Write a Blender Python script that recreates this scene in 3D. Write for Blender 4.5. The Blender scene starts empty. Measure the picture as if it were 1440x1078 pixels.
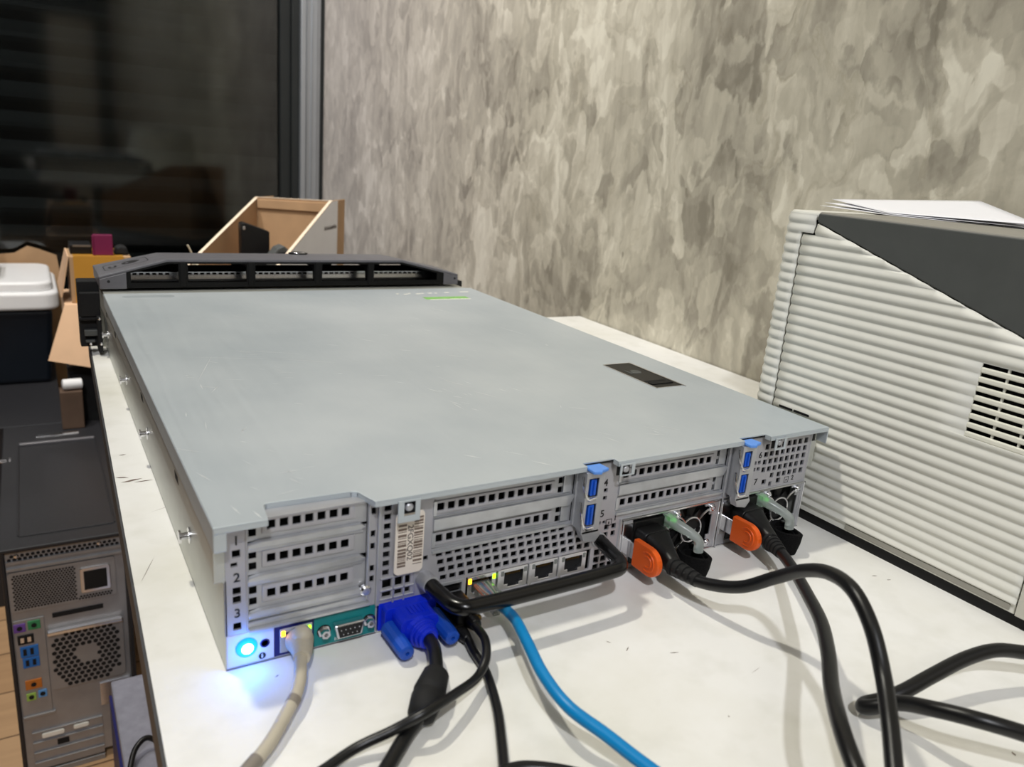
import bpy, bmesh, math, random
from mathutils import Vector, Matrix
random.seed(7)
SC = bpy.context.scene
COL = SC.collection
PI = math.pi

# ------------------------------------------------------------------ materials
def lin(c):
    r = []
    for v in c:
        v /= 255.0
        r.append(v / 12.92 if v <= .04045 else ((v + .055) / 1.055) ** 2.4)
    return (r[0], r[1], r[2], 1.0)

MATS = {}
def mat(name, rgb, rough=.5, metal=0.0, var=.06, scale=40.0, bump=0.0, emit=None, estr=0.0, trans=0.0, spec=.5, ior=1.45):
    m = bpy.data.materials.new(name)
    m.use_nodes = True
    nt = m.node_tree
    b = nt.nodes['Principled BSDF']
    b.inputs['Roughness'].default_value = rough
    b.inputs['Metallic'].default_value = metal
    b.inputs['Specular IOR Level'].default_value = spec
    b.inputs['IOR'].default_value = ior
    b.inputs['Transmission Weight'].default_value = trans
    tc = nt.nodes.new('ShaderNodeTexCoord')
    nz = nt.nodes.new('ShaderNodeTexNoise')
    nz.inputs['Scale'].default_value = scale
    nz.inputs['Detail'].default_value = 5
    nt.links.new(tc.outputs['Object'], nz.inputs['Vector'])
    cr = nt.nodes.new('ShaderNodeValToRGB')
    c = lin(rgb)
    cr.color_ramp.elements[0].color = (c[0] * (1 - var), c[1] * (1 - var), c[2] * (1 - var), 1)
    cr.color_ramp.elements[1].color = (min(1, c[0] * (1 + var)), min(1, c[1] * (1 + var)), min(1, c[2] * (1 + var)), 1)
    cr.color_ramp.elements[0].position = .3
    cr.color_ramp.elements[1].position = .7
    nt.links.new(nz.outputs['Fac'], cr.inputs['Fac'])
    nt.links.new(cr.outputs['Color'], b.inputs['Base Color'])
    if bump:
        bp = nt.nodes.new('ShaderNodeBump')
        bp.inputs['Strength'].default_value = bump
        bp.inputs['Distance'].default_value = .001
        nt.links.new(nz.outputs['Fac'], bp.inputs['Height'])
        nt.links.new(bp.outputs['Normal'], b.inputs['Normal'])
    if emit:
        b.inputs['Emission Color'].default_value = lin(emit)
        b.inputs['Emission Strength'].default_value = estr
    MATS[name] = m
    return m

STEEL = mat('zinc_steel', (186, 187, 191), .42, .6, .08, 60)
STEELD = mat('zinc_steel_ridge', (196, 198, 202), .34, .7, .1, 90)
PLATE = mat('painted_steel_face', (180, 179, 184), .48, .35, .05, 60)
SIDE = mat('galvanised_side', (196, 198, 192), .4, .6, .07, 25)
CHROME = mat('bright_metal', (225, 225, 228), .2, 1.0, .03, 50)
DARK = mat('dark_interior', (10, 10, 12), .8, 0, .2, 50)
BLACK = mat('black_plastic', (13, 13, 14), .42, 0, .15, 60)
BLACKM = mat('matte_black', (15, 15, 16), .75, 0, .2, 120)
VELCRO = mat('black_velcro', (14, 14, 15), .95, 0, .35, 900, .6, spec=.15)
CABLE = mat('black_cable_jacket', (12, 12, 13), .36, 0, .1, 90)
GREYP = mat('bezel_grey_plastic', (102, 101, 106), .42, 0, .06, 90)
DGREY = mat('dark_grey_plastic', (80, 82, 80), .55, 0, .05, 60, .05)
BLUE = mat('blue_vga_plastic', (8, 42, 205), .4, 0, .08, 60)
BLUED = mat('blue_thumb_screw', (18, 74, 178), .42, 0, .08, 60)
LBLUE = mat('light_blue_latch', (96, 150, 232), .4, 0, .05, 60)
MBLUE = mat('deep_blue_lever', (28, 92, 205), .38, 0, .08, 60)
ORANGE = mat('orange_plastic', (226, 92, 20), .42, 0, .05, 60)
TEAL = mat('teal_label', (0, 122, 124), .5, 0, .05, 60)
NAVY = mat('navy_label', (16, 22, 92), .5, 0, .05, 60)
IDPAN = mat('pale_id_panel', (206, 208, 226), .5, .0, .04, 60)
BEIGE = mat('beige_jacket', (186, 178, 160), .5, 0, .06, 60)
BLUECAB = mat('blue_cable_jacket', (0, 128, 190), .38, 0, .06, 60)
CLEAR = mat('clear_plastic', (222, 226, 220), .12, 0, .02, 60, trans=.85)
PSUH = mat('translucent_handle', (236, 244, 239), .28, 0, .03, 60, trans=.75)
TAGM = mat('cream_tag', (232, 222, 210), .55, 0, .03, 80)
BARCODE = mat('barcode_ink', (120, 104, 94), .6, 0, .15, 300)
INK = mat('black_ink', (26, 26, 28), .6, 0, .05, 80)
INKG = mat('grey_ink', (96, 88, 84), .6, 0, .05, 80)
WHITEINK = mat('white_ink', (225, 228, 228), .5, 0, .03, 80)
GOLD = mat('gold_contact', (96, 76, 40), .3, 1, .05, 80)
LEDB = mat('blue_led', (40, 140, 255), .3, 0, 0, 60, emit=(0, 120, 255), estr=1.7)
LEDBC = mat('blue_led_core', (230, 250, 255), .3, 0, 0, 60, emit=(170, 230, 255), estr=9)
LEDA = mat('amber_led', (255, 190, 30), .3, 0, 0, 60, emit=(255, 170, 20), estr=7)
LEDG = mat('green_led', (150, 255, 20), .3, 0, 0, 60, emit=(140, 255, 10), estr=5)
LEDPG = mat('psu_green_led', (120, 255, 90), .3, 0, 0, 60, emit=(80, 255, 60), estr=.14)
PRN = mat('printer_beige', (226, 225, 216), .55, 0, .025, 60, .04)
PRNL = mat('printer_vent_cream', (236, 234, 220), .55, 0, .02, 60)
PRNG = mat('printer_tray_grey', (150, 147, 138), .5, 0, .04, 60)
PAPER = mat('white_paper', (244, 244, 248), .7, 0, .01, 60)
CARD = mat('kraft_cardboard', (176, 142, 106), .85, 0, .08, 18)
CARDL = mat('kraft_cardboard_pale', (222, 184, 148), .85, 0, .06, 18)
CARDE = mat('cardboard_cut_edge', (226, 208, 184), .9, 0, .08, 90)
CARDW = mat('printed_carton_face', (232, 230, 230), .7, 0, .03, 18)
TAPE = mat('amber_tape', (196, 142, 58), .25, 0, .06, 10)
BINW = mat('white_bin_lid', (240, 240, 240), .35, 0, .02, 12)
BINN = mat('dark_navy_bin', (12, 20, 30), .45, 0, .15, 12)
TOWER = mat('tower_black', (40, 40, 43), .48, 0, .08, 120, .05)
TOWERS = mat('tower_rear_steel', (158, 158, 160), .45, .55, .07, 40)
TOWERD = mat('tower_hole_black', (18, 18, 20), .8, 0, .1, 40)
MAROON = mat('maroon_box', (112, 22, 66), .5, 0, .08, 20)
LILAC = mat('lilac_grey_metal', (150, 150, 162), .55, .3, .12, 60)
NAVYB = mat('navy_side', (30, 30, 88), .5, 0, .1, 30)
GREENP = mat('green_port', (60, 140, 90), .5, 0, .05, 60)
PURPLEP = mat('purple_port', (112, 76, 160), .5, 0, .05, 60)
BLUEP = mat('blue_port', (36, 110, 190), .5, 0, .05, 60)
ORP = mat('orange_port', (196, 116, 44), .5, 0, .05, 60)
LIMEP = mat('lime_port', (160, 196, 90), .5, 0, .05, 60)
SKYP = mat('sky_port', (100, 160, 220), .5, 0, .05, 60)
IVORY = mat('ivory_strap', (222, 210, 184), .6, 0, .05, 60)
ALU = mat('aluminium_frame', (176, 180, 184), .35, .7, .05, 8)
FRAMED = mat('dark_window_frame', (44, 47, 47), .35, .3, .08, 8)
SHUT = mat('black_shutter', (36, 37, 37), .45, .2, .15, 12)
GREEN = mat('green_sticker', (132, 190, 100), .5, 0, .25, 240)
WLABEL = mat('white_label', (240, 238, 228), .5, 0, .02, 60)
TRIMB = mat('table_edge_band', (70, 70, 72), .5, 0, .2, 40)
CEILM = mat('ceiling_paint', (150, 150, 150), .8, 0, .03, 4)
BACKW = mat('dark_back_wall', (46, 48, 50), .8, 0, .1, 3)
PALEW = mat('pale_panel', (196, 190, 176), .7, 0, .04, 3)

def nodes_of(m):
    nt = m.node_tree
    return nt, nt.nodes['Principled BSDF']

def concrete():
    m = bpy.data.materials.new('polished_loft_plaster')
    m.use_nodes = True
    nt, b = nodes_of(m)
    N = nt.nodes.new
    L = nt.links.new
    tc = N('ShaderNodeTexCoord')
    mp = N('ShaderNodeMapping'); mp.inputs['Scale'].default_value = (1, 1, .62)
    L(tc.outputs['Object'], mp.inputs['Vector'])
    # warp
    wn = N('ShaderNodeTexNoise'); wn.inputs['Scale'].default_value = 9; wn.inputs['Detail'].default_value = 8
    L(mp.outputs['Vector'], wn.inputs['Vector'])
    ws = N('ShaderNodeVectorMath'); ws.operation = 'SUBTRACT'; ws.inputs[1].default_value = (.5, .5, .5)
    L(wn.outputs['Color'], ws.inputs[0])
    wm = N('ShaderNodeVectorMath'); wm.operation = 'SCALE'; wm.inputs['Scale'].default_value = .2
    L(ws.outputs[0], wm.inputs[0])
    wa = N('ShaderNodeVectorMath'); wa.operation = 'ADD'
    L(mp.outputs['Vector'], wa.inputs[0]); L(wm.outputs[0], wa.inputs[1])
    def vor(scale, seedoff, smooth):
        off = N('ShaderNodeVectorMath'); off.operation = 'ADD'; off.inputs[1].default_value = (seedoff, seedoff * .7, seedoff * .3)
        L(wa.outputs[0], off.inputs[0])
        v = N('ShaderNodeTexVoronoi'); v.feature = 'SMOOTH_F1'; v.inputs['Scale'].default_value = scale
        v.inputs['Smoothness'].default_value = smooth
        L(off.outputs[0], v.inputs['Vector'])
        s = N('ShaderNodeSeparateColor'); L(v.outputs['Color'], s.inputs['Color'])
        return s.outputs['Red']
    v1 = vor(11, 0, .12)
    v2 = vor(26, 3.1, .18)
    v3 = vor(52, 9.4, .35)
    n1 = N('ShaderNodeTexNoise'); n1.inputs['Scale'].default_value = 4.2; n1.inputs['Detail'].default_value = 12; n1.inputs['Roughness'].default_value = .68
    n1.inputs['Distortion'].default_value = .8
    L(mp.outputs['Vector'], n1.inputs['Vector'])
    st = N('ShaderNodeMapping'); st.inputs['Scale'].default_value = (1, 46, 9)
    L(tc.outputs['Object'], st.inputs['Vector'])
    n2 = N('ShaderNodeTexNoise'); n2.inputs['Scale'].default_value = 1; n2.inputs['Detail'].default_value = 6; n2.inputs['Distortion'].default_value = .6
    L(st.outputs['Vector'], n2.inputs['Vector'])
    def mul(a, k):
        x = N('ShaderNodeMath'); x.operation = 'MULTIPLY'; L(a, x.inputs[0]); x.inputs[1].default_value = k; return x.outputs[0]
    def add(a, c):
        x = N('ShaderNodeMath'); x.operation = 'ADD'; L(a, x.inputs[0]); L(c, x.inputs[1]); return x.outputs[0]
    tot = add(add(add(mul(v1, .17), mul(v2, .20)), mul(v3, .13)), add(mul(n1.outputs['Fac'], .74), mul(n2.outputs['Fac'], .26)))
    cr = N('ShaderNodeValToRGB')
    e = cr.color_ramp.elements
    e[0].position = .52; e[0].color = lin((132, 126, 112))
    e[1].position = .99; e[1].color = lin((222, 217, 200))
    x = e.new(.65); x.color = lin((163, 157, 142))
    x = e.new(.75); x.color = lin((181, 175, 158))
    x = e.new(.86); x.color = lin((200, 194, 177))
    L(tot, cr.inputs['Fac'])
    # dark hairline seams
    n3 = N('ShaderNodeTexNoise'); n3.inputs['Scale'].default_value = 3.3; n3.inputs['Detail'].default_value = 7; n3.inputs['Distortion'].default_value = 1.6
    L(wa.outputs[0], n3.inputs['Vector'])
    lr = N('ShaderNodeValToRGB')
    le = lr.color_ramp.elements
    le[0].position = .488; le[0].color = (1, 1, 1, 1)
    le[1].position = .512; le[1].color = (1, 1, 1, 1)
    y = le.new(.5); y.color = (.90, .89, .87, 1)
    L(n3.outputs['Fac'], lr.inputs['Fac'])
    # cool mauve and paler towards the window end of the wall
    sx = N('ShaderNodeSeparateXYZ'); L(tc.outputs['Object'], sx.inputs[0])
    mr = N('ShaderNodeMapRange'); mr.inputs['From Min'].default_value = .9; mr.inputs['From Max'].default_value = 2.0
    L(sx.outputs['Y'], mr.inputs['Value'])
    tint = N('ShaderNodeMix'); tint.data_type = 'RGBA'
    tint.inputs[6].default_value = (1, 1, 1, 1); tint.inputs[7].default_value = (1.10, 1.08, 1.16, 1)
    L(mr.outputs[0], tint.inputs[0])
    m1 = N('ShaderNodeMix'); m1.data_type = 'RGBA'; m1.blend_type = 'MULTIPLY'; m1.inputs[0].default_value = 1
    L(cr.outputs['Color'], m1.inputs[6]); L(lr.outputs['Color'], m1.inputs[7])
    m2 = N('ShaderNodeMix'); m2.data_type = 'RGBA'; m2.blend_type = 'MULTIPLY'; m2.inputs[0].default_value = 1
    L(m1.outputs[2], m2.inputs[6]); L(tint.outputs[2], m2.inputs[7])
    k_ = N('ShaderNodeMath'); k_.operation = 'MULTIPLY'; k_.inputs[1].default_value = .38; L(mr.outputs[0], k_.inputs[0])
    m3 = N('ShaderNodeMix'); m3.data_type = 'RGBA'; m3.inputs[7].default_value = lin((204, 197, 194))
    L(k_.outputs[0], m3.inputs[0]); L(m2.outputs[2], m3.inputs[6])
    L(m3.outputs[2], b.inputs['Base Color'])
    b.inputs['Roughness'].default_value = .5
    bp = N('ShaderNodeBump'); bp.inputs['Strength'].default_value = .35; bp.inputs['Distance'].default_value = .003
    L(tot, bp.inputs['Height']); L(bp.outputs['Normal'], b.inputs['Normal'])
    return m
WALLM = concrete()

def lid_material():
    m = bpy.data.materials.new('brushed_zinc_lid')
    m.use_nodes = True
    nt, b = nodes_of(m)
    N = nt.nodes.new; L = nt.links.new
    tc = N('ShaderNodeTexCoord')
    n = N('ShaderNodeTexNoise'); n.inputs['Scale'].default_value = 9; n.inputs['Detail'].default_value = 6
    L(tc.outputs['Object'], n.inputs['Vector'])
    # fine brushing with a slight angle
    mp = N('ShaderNodeMapping'); mp.inputs['Scale'].default_value = (260, 9, 1); mp.inputs['Rotation'].default_value = (0, 0, .5)
    L(tc.outputs['Object'], mp.inputs['Vector'])
    n2 = N('ShaderNodeTexNoise'); n2.inputs['Scale'].default_value = 1; n2.inputs['Detail'].default_value = 4
    L(mp.outputs['Vector'], n2.inputs['Vector'])
    cr = N('ShaderNodeValToRGB')
    cr.color_ramp.elements[0].position = .3; cr.color_ramp.elements[0].color = lin((185, 194, 200))
    cr.color_ramp.elements[1].position = .75; cr.color_ramp.elements[1].color = lin((204, 211, 215))
    L(n.outputs['Fac'], cr.inputs['Fac'])
    L(cr.outputs['Color'], b.inputs['Base Color'])
    b.inputs['Metallic'].default_value = .35
    rr = N('ShaderNodeMapRange'); rr.inputs['To Min'].default_value = .36; rr.inputs['To Max'].default_value = .5
    L(n2.outputs['Fac'], rr.inputs['Value']); L(rr.outputs[0], b.inputs['Roughness'])
    bp = N('ShaderNodeBump'); bp.inputs['Strength'].default_value = .04; bp.inputs['Distance'].default_value = .0006
    L(n2.outputs['Fac'], bp.inputs['Height']); L(bp.outputs['Normal'], b.inputs['Normal'])
    return m
LIDM = lid_material()
SCRATCH = mat('bare_scratch', (232, 236, 238), .35, .4, .1, 200)

def table_material():
    m = bpy.data.materials.new('worn_white_laminate')
    m.use_nodes = True
    nt, b = nodes_of(m)
    N = nt.nodes.new; L = nt.links.new
    tc = N('ShaderNodeTexCoord')
    n = N('ShaderNodeTexNoise'); n.inputs['Scale'].default_value = 5.5; n.inputs['Detail'].default_value = 7; n.inputs['Roughness'].default_value = .6
    L(tc.outputs['Object'], n.inputs['Vector'])
    cr = N('ShaderNodeValToRGB')
    e = cr.color_ramp.elements
    e[0].position = .32; e[0].color = lin((224, 222, 212))
    e[1].position = .58; e[1].color = lin((238, 237, 233))
    L(n.outputs['Fac'], cr.inputs['Fac'])
    n3 = N('ShaderNodeTexNoise'); n3.inputs['Scale'].default_value = 42; n3.inputs['Detail'].default_value = 5
    L(tc.outputs['Object'], n3.inputs['Vector'])
    c3 = N('ShaderNodeValToRGB')
    c3.color_ramp.elements[0].position = .2; c3.color_ramp.elements[0].color = (.90, .90, .88, 1)
    c3.color_ramp.elements[1].position = .5; c3.color_ramp.elements[1].color = (1, 1, 1, 1)
    L(n3.outputs['Fac'], c3.inputs['Fac'])
    m1 = N('ShaderNodeMix'); m1.data_type = 'RGBA'; m1.blend_type = 'MULTIPLY'; m1.inputs[0].default_value = 1
    L(cr.outputs['Color'], m1.inputs[6]); L(c3.outputs['Color'], m1.inputs[7])
    # one brown-grey stain of its own shape
    mp = N('ShaderNodeMapping'); mp.vector_type = 'POINT'
    mp.inputs['Location'].default_value = (-.372, .138, 0)
    L(tc.outputs['Object'], mp.inputs['Vector'])
    nn = N('ShaderNodeTexNoise'); nn.inputs['Scale'].default_value = 30; nn.inputs['Detail'].default_value = 4
    L(tc.outputs['Object'], nn.inputs['Vector'])
    ln = N('ShaderNodeVectorMath'); ln.operation = 'LENGTH'
    sc = N('ShaderNodeVectorMath'); sc.operation = 'MULTIPLY'; sc.inputs[1].default_value = (30, 44, 0)
    L(mp.outputs['Vector'], sc.inputs[0]); L(sc.outputs[0], ln.inputs[0])
    ad = N('ShaderNodeMath'); ad.operation = 'ADD'; L(ln.outputs['Value'], ad.inputs[0]); L(nn.outputs['Fac'], ad.inputs[1])
    sr = N('ShaderNodeMapRange'); sr.inputs['From Min'].default_value = .75; sr.inputs['From Max'].default_value = 1.45; sr.inputs['To Min'].default_value = .75; sr.inputs['To Max'].default_value = 0
    L(ad.outputs[0], sr.inputs['Value'])
    m2 = N('ShaderNodeMix'); m2.data_type = 'RGBA'; m2.inputs[7].default_value = lin((212, 204, 186))
    L(sr.outputs[0], m2.inputs[0]); L(m1.outputs[2], m2.inputs[6])
    L(m2.outputs[2], b.inputs['Base Color'])
    b.inputs['Roughness'].default_value = .48
    return m
TABLEM = table_material()

def wood_material():
    m = bpy.data.materials.new('oak_floor_planks')
    m.use_nodes = True
    nt, b = nodes_of(m)
    N = nt.nodes.new; L = nt.links.new
    tc = N('ShaderNodeTexCoord')
    br = N('ShaderNodeTexBrick'); br.inputs['Scale'].default_value = 1.0
    br.inputs['Brick Width'].default_value = 1.2; br.inputs['Row Height'].default_value = .14; br.inputs['Mortar Size'].default_value = .002
    br.inputs['Color1'].default_value = lin((206, 168, 128)); br.inputs['Color2'].default_value = lin((190, 150, 110)); br.inputs['Mortar'].default_value = lin((110, 84, 60))
    L(tc.outputs['Object'], br.inputs['Vector'])
    mp = N('ShaderNodeMapping'); mp.inputs['Scale'].default_value = (3, 40, 1)
    L(tc.outputs['Object'], mp.inputs['Vector'])
    n = N('ShaderNodeTexNoise'); n.inputs['Scale'].default_value = 1; n.inputs['Detail'].default_value = 6
    L(mp.outputs['Vector'], n.inputs['Vector'])
    c = N('ShaderNodeValToRGB'); c.color_ramp.elements[0].color = (.72, .70, .68, 1); c.color_ramp.elements[1].color = (1.1, 1.1, 1.1, 1)
    L(n.outputs['Fac'], c.inputs['Fac'])
    mx = N('ShaderNodeMix'); mx.data_type = 'RGBA'; mx.blend_type = 'MULTIPLY'; mx.inputs[0].default_value = 1
    L(br.outputs['Color'], mx.inputs[6]); L(c.outputs['Color'], mx.inputs[7])
    L(mx.outputs[2], b.inputs['Base Color'])
    b.inputs['Roughness'].default_value = .45
    return m
WOODM = wood_material()

def glass_material():
    m = bpy.data.materials.new('dark_window_glass')
    m.use_nodes = True
    nt = m.node_tree
    nt.nodes.remove(nt.nodes['Principled BSDF'])
    gl = nt.nodes.new('ShaderNodeBsdfGlossy')
    tr = nt.nodes.new('ShaderNodeBsdfTransparent'); tr.inputs['Color'].default_value = (.7, .73, .72, 1)
    fr_ = nt.nodes.new('ShaderNodeFresnel'); fr_.inputs['IOR'].default_value = 1.75
    mx = nt.nodes.new('ShaderNodeMixShader')
    tc = nt.nodes.new('ShaderNodeTexCoord')
    nz = nt.nodes.new('ShaderNodeTexNoise'); nz.inputs['Scale'].default_value = 3
    nt.links.new(tc.outputs['Object'], nz.inputs['Vector'])
    mr = nt.nodes.new('ShaderNodeMapRange'); mr.inputs['To Min'].default_value = .04; mr.inputs['To Max'].default_value = .1
    nt.links.new(nz.outputs['Fac'], mr.inputs['Value']); nt.links.new(mr.outputs[0], gl.inputs['Roughness'])
    nt.links.new(fr_.outputs[0], mx.inputs[0])
    nt.links.new(tr.outputs[0], mx.inputs[1]); nt.links.new(gl.outputs[0], mx.inputs[2])
    nt.links.new(mx.outputs[0], nt.nodes['Material Output'].inputs['Surface'])
    return m
GLASSM = glass_material()

# ------------------------------------------------------------------ mesh builder (millimetres)
class MB:
    def __init__(s):
        s.v = []; s.f = []; s.mi = []
    def add(s, vs, fs, mi=0):
        o = len(s.v)
        s.v += [tuple(float(c) for c in v) for v in vs]
        for f in fs:
            s.f.append(tuple(o + i for i in f)); s.mi.append(mi)
    def box(s, x0, x1, y0, y1, z0, z1, mi=0):
        vs = [(x, y, z) for x in (x0, x1) for y in (y0, y1) for z in (z0, z1)]
        s.add(vs, [(0, 1, 3, 2), (4, 6, 7, 5), (0, 4, 5, 1), (2, 3, 7, 6), (0, 2, 6, 4), (1, 5, 7, 3)], mi)
        return s
    def prism(s, poly, axis, a0, a1, mi=0):
        """poly: 2D points of the two other axes in order (for y: x,z ; for x: y,z ; for z: x,y)"""
        n = len(poly)
        def P(p, a):
            if axis == 'x': return (a, p[0], p[1])
            if axis == 'y': return (p[0], a, p[1])
            return (p[0], p[1], a)
        vs = [P(p, a0) for p in poly] + [P(p, a1) for p in poly]
        fs = [tuple(range(n))[::-1], tuple(range(n, 2 * n))]
        fs += [(i, (i + 1) % n, n + (i + 1) % n, n + i) for i in range(n)]
        s.add(vs, fs, mi)
        return s
    def cyl(s, p0, p1, r0, r1=None, n=20, mi=0, caps=True):
        r1 = r0 if r1 is None else r1
        p0 = Vector(p0); p1 = Vector(p1); d = (p1 - p0).normalized()
        a = d.orthogonal().normalized(); b = d.cross(a)
        vs = []
        for p, r in ((p0, r0), (p1, r1)):
            for i in range(n):
                t = 2 * PI * i / n
                vs.append(p + (a * math.cos(t) + b * math.sin(t)) * r)
        fs = [(i, (i + 1) % n, n + (i + 1) % n, n + i) for i in range(n)]
        if caps: fs += [tuple(range(n))[::-1], tuple(range(n, 2 * n))]
        s.add(vs, fs, mi)
        return s
    def lathe(s, p0, d, prof, n=24, mi=0):
        """prof: list of (distance along d, radius)"""
        p0 = Vector(p0); d = Vector(d).normalized(); a = d.orthogonal().normalized(); b = d.cross(a)
        vs = []; fs = []
        for (t, r) in prof:
            for i in range(n):
                q = 2 * PI * i / n
                vs.append(p0 + d * t + (a * math.cos(q) + b * math.sin(q)) * r)
        for k in range(len(prof) - 1):
            for i in range(n):
                fs.append((k * n + i, k * n + (i + 1) % n, (k + 1) * n + (i + 1) % n, (k + 1) * n + i))
        fs.append(tuple(range(n))[::-1]); m = (len(prof) - 1) * n
        fs.append(tuple(range(m, m + n)))
        s.add(vs, fs, mi)
        return s
    def tube(s, pts, r, n=14, mi=0, step=None, smooth=True, flat=1.0):
        P = spline(pts, 10) if smooth else [Vector(p) for p in pts]
        m = len(P)
        rs = r if callable(r) else (lambda t: r)
        T = [(P[min(i + 1, m - 1)] - P[max(i - 1, 0)]).normalized() for i in range(m)]
        a = T[0].orthogonal().normalized()
        if flat != 1.0:
            a = Vector((0, 0, 1)).cross(T[0]).normalized()
        vs = []; fs = []
        for i in range(m):
            a = (a - T[i] * a.dot(T[i])).normalized(); b = T[i].cross(a)
            for k in range(n):
                q = 2 * PI * k / n
                vs.append(P[i] + (a * math.cos(q) + b * math.sin(q) * flat) * rs(i / (m - 1)))
        for i in range(m - 1):
            for k in range(n):
                fs.append((i * n + k, i * n + (k + 1) % n, (i + 1) * n + (k + 1) % n, (i + 1) * n + k))
        fs.append(tuple(range(n))[::-1]); fs.append(tuple(range((m - 1) * n, m * n)))
        s.add(vs, fs, mi)
        return s
    def plate(s, x0, x1, z0, z1, y0, y1, holes, mi=0, outline=None):
        """plate in the xz plane, thickness y0..y1, rectangular holes [(x0,x1,z0,z1)]"""
        def uniq(l):
            l = sorted(l); r = [l[0]]
            for q in l[1:]:
                if q - r[-1] > 1e-4: r.append(q)
            return r
        hs = [(max(x0, h[0]), min(x1, h[1]), max(z0, h[2]), min(z1, h[3])) for h in holes if h[1] > x0 and h[0] < x1 and h[3] > z0 and h[2] < z1]
        xs = uniq([x0, x1] + [h[0] for h in hs] + [h[1] for h in hs])
        zs = uniq([z0, z1] + [h[2] for h in hs] + [h[3] for h in hs])
        nx, nz = len(xs) - 1, len(zs) - 1
        solid = [[True] * nz for _ in range(nx)]
        for i in range(nx):
            cx = (xs[i] + xs[i + 1]) / 2
            for h in hs:
                if h[0] < cx < h[1]:
                    for j in range(nz):
                        cz = (zs[j] + zs[j + 1]) / 2
                        if h[2] < cz < h[3]: solid[i][j] = False
        vid = {}
        vs = []; fs = []
        def V(i, j, k):
            key = (i, j, k)
            if key not in vid:
                vid[key] = len(vs); vs.append((xs[i], y0 if k == 0 else y1, zs[j]))
            return vid[key]
        def sol(i, j): return 0 <= i < nx and 0 <= j < nz and solid[i][j]
        for i in range(nx):
            for j in range(nz):
                if not solid[i][j]: continue
                fs.append((V(i, j, 0), V(i + 1, j, 0), V(i + 1, j + 1, 0), V(i, j + 1, 0)))
                fs.append((V(i, j, 1), V(i, j + 1, 1), V(i + 1, j + 1, 1), V(i + 1, j, 1)))
                if not sol(i - 1, j): fs.append((V(i, j, 0), V(i, j + 1, 0), V(i, j + 1, 1), V(i, j, 1)))
                if not sol(i + 1, j): fs.append((V(i + 1, j, 0), V(i + 1, j, 1), V(i + 1, j + 1, 1), V(i + 1, j + 1, 0)))
                if not sol(i, j - 1): fs.append((V(i, j, 0), V(i, j, 1), V(i + 1, j, 1), V(i + 1, j, 0)))
                if not sol(i, j + 1): fs.append((V(i, j + 1, 0), V(i + 1, j + 1, 0), V(i + 1, j + 1, 1), V(i, j + 1, 1)))
        s.add(vs, fs, mi)
        return s
    def xform(s, M, start=0):
        for i in range(start, len(s.v)):
            s.v[i] = tuple(M @ Vector(s.v[i]))
        return s
    def build(s, name, m, parent=None, bevel=0, seg=2, smooth=False, off=(0, 0, 0), angle=35):
        """off: the owning thing's origin in mm; vertices are stored relative to it"""
        me = bpy.data.meshes.new(name)
        k = .001
        me.from_pydata([((v[0] - off[0]) * k, (v[1] - off[1]) * k, (v[2] - off[2]) * k) for v in s.v], [], s.f)
        ms = m if isinstance(m, (list, tuple)) else [m]
        for q in ms: me.materials.append(q)
        for p, i in zip(me.polygons, s.mi): p.material_index = i
        bm = bmesh.new(); bm.from_mesh(me)
        bmesh.ops.recalc_face_normals(bm, faces=bm.faces)
        bm.to_mesh(me); bm.free()
        me.update()
        if smooth:
            for p in me.polygons: p.use_smooth = True
            me.set_sharp_from_angle(angle=math.radians(angle))
        o = bpy.data.objects.new(name, me)
        COL.objects.link(o)
        if parent is not None: o.parent = parent
        if bevel:
            bv = o.modifiers.new('bevel', 'BEVEL'); bv.width = bevel * k; bv.segments = seg
            bv.limit_method = 'ANGLE'; bv.angle_limit = math.radians(40); bv.use_clamp_overlap = True
        return o

def spline(pts, sub=10):
    P = [Vector(p) for p in pts]
    Q = [P[0] * 2 - P[1]] + P + [P[-1] * 2 - P[-2]]
    out = []
    for i in range(1, len(Q) - 2):
        p0, p1, p2, p3 = Q[i - 1], Q[i], Q[i + 1], Q[i + 2]
        d01 = max(1e-6, (p1 - p0).length) ** .5; d12 = max(1e-6, (p2 - p1).length) ** .5; d23 = max(1e-6, (p3 - p2).length) ** .5
        m1 = (p2 - p1 + ((p1 - p0) / d01 - (p2 - p0) / (d01 + d12)) * d12)
        m2 = (p2 - p1 + ((p3 - p2) / d23 - (p3 - p1) / (d12 + d23)) * d12)
        for k in range(sub):
            t = k / sub
            out.append(p1 * (2 * t ** 3 - 3 * t ** 2 + 1) + m1 * (t ** 3 - 2 * t ** 2 + t) + p2 * (-2 * t ** 3 + 3 * t ** 2) + m2 * (t ** 3 - t ** 2))
    out.append(P[-1])
    return out

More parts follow.
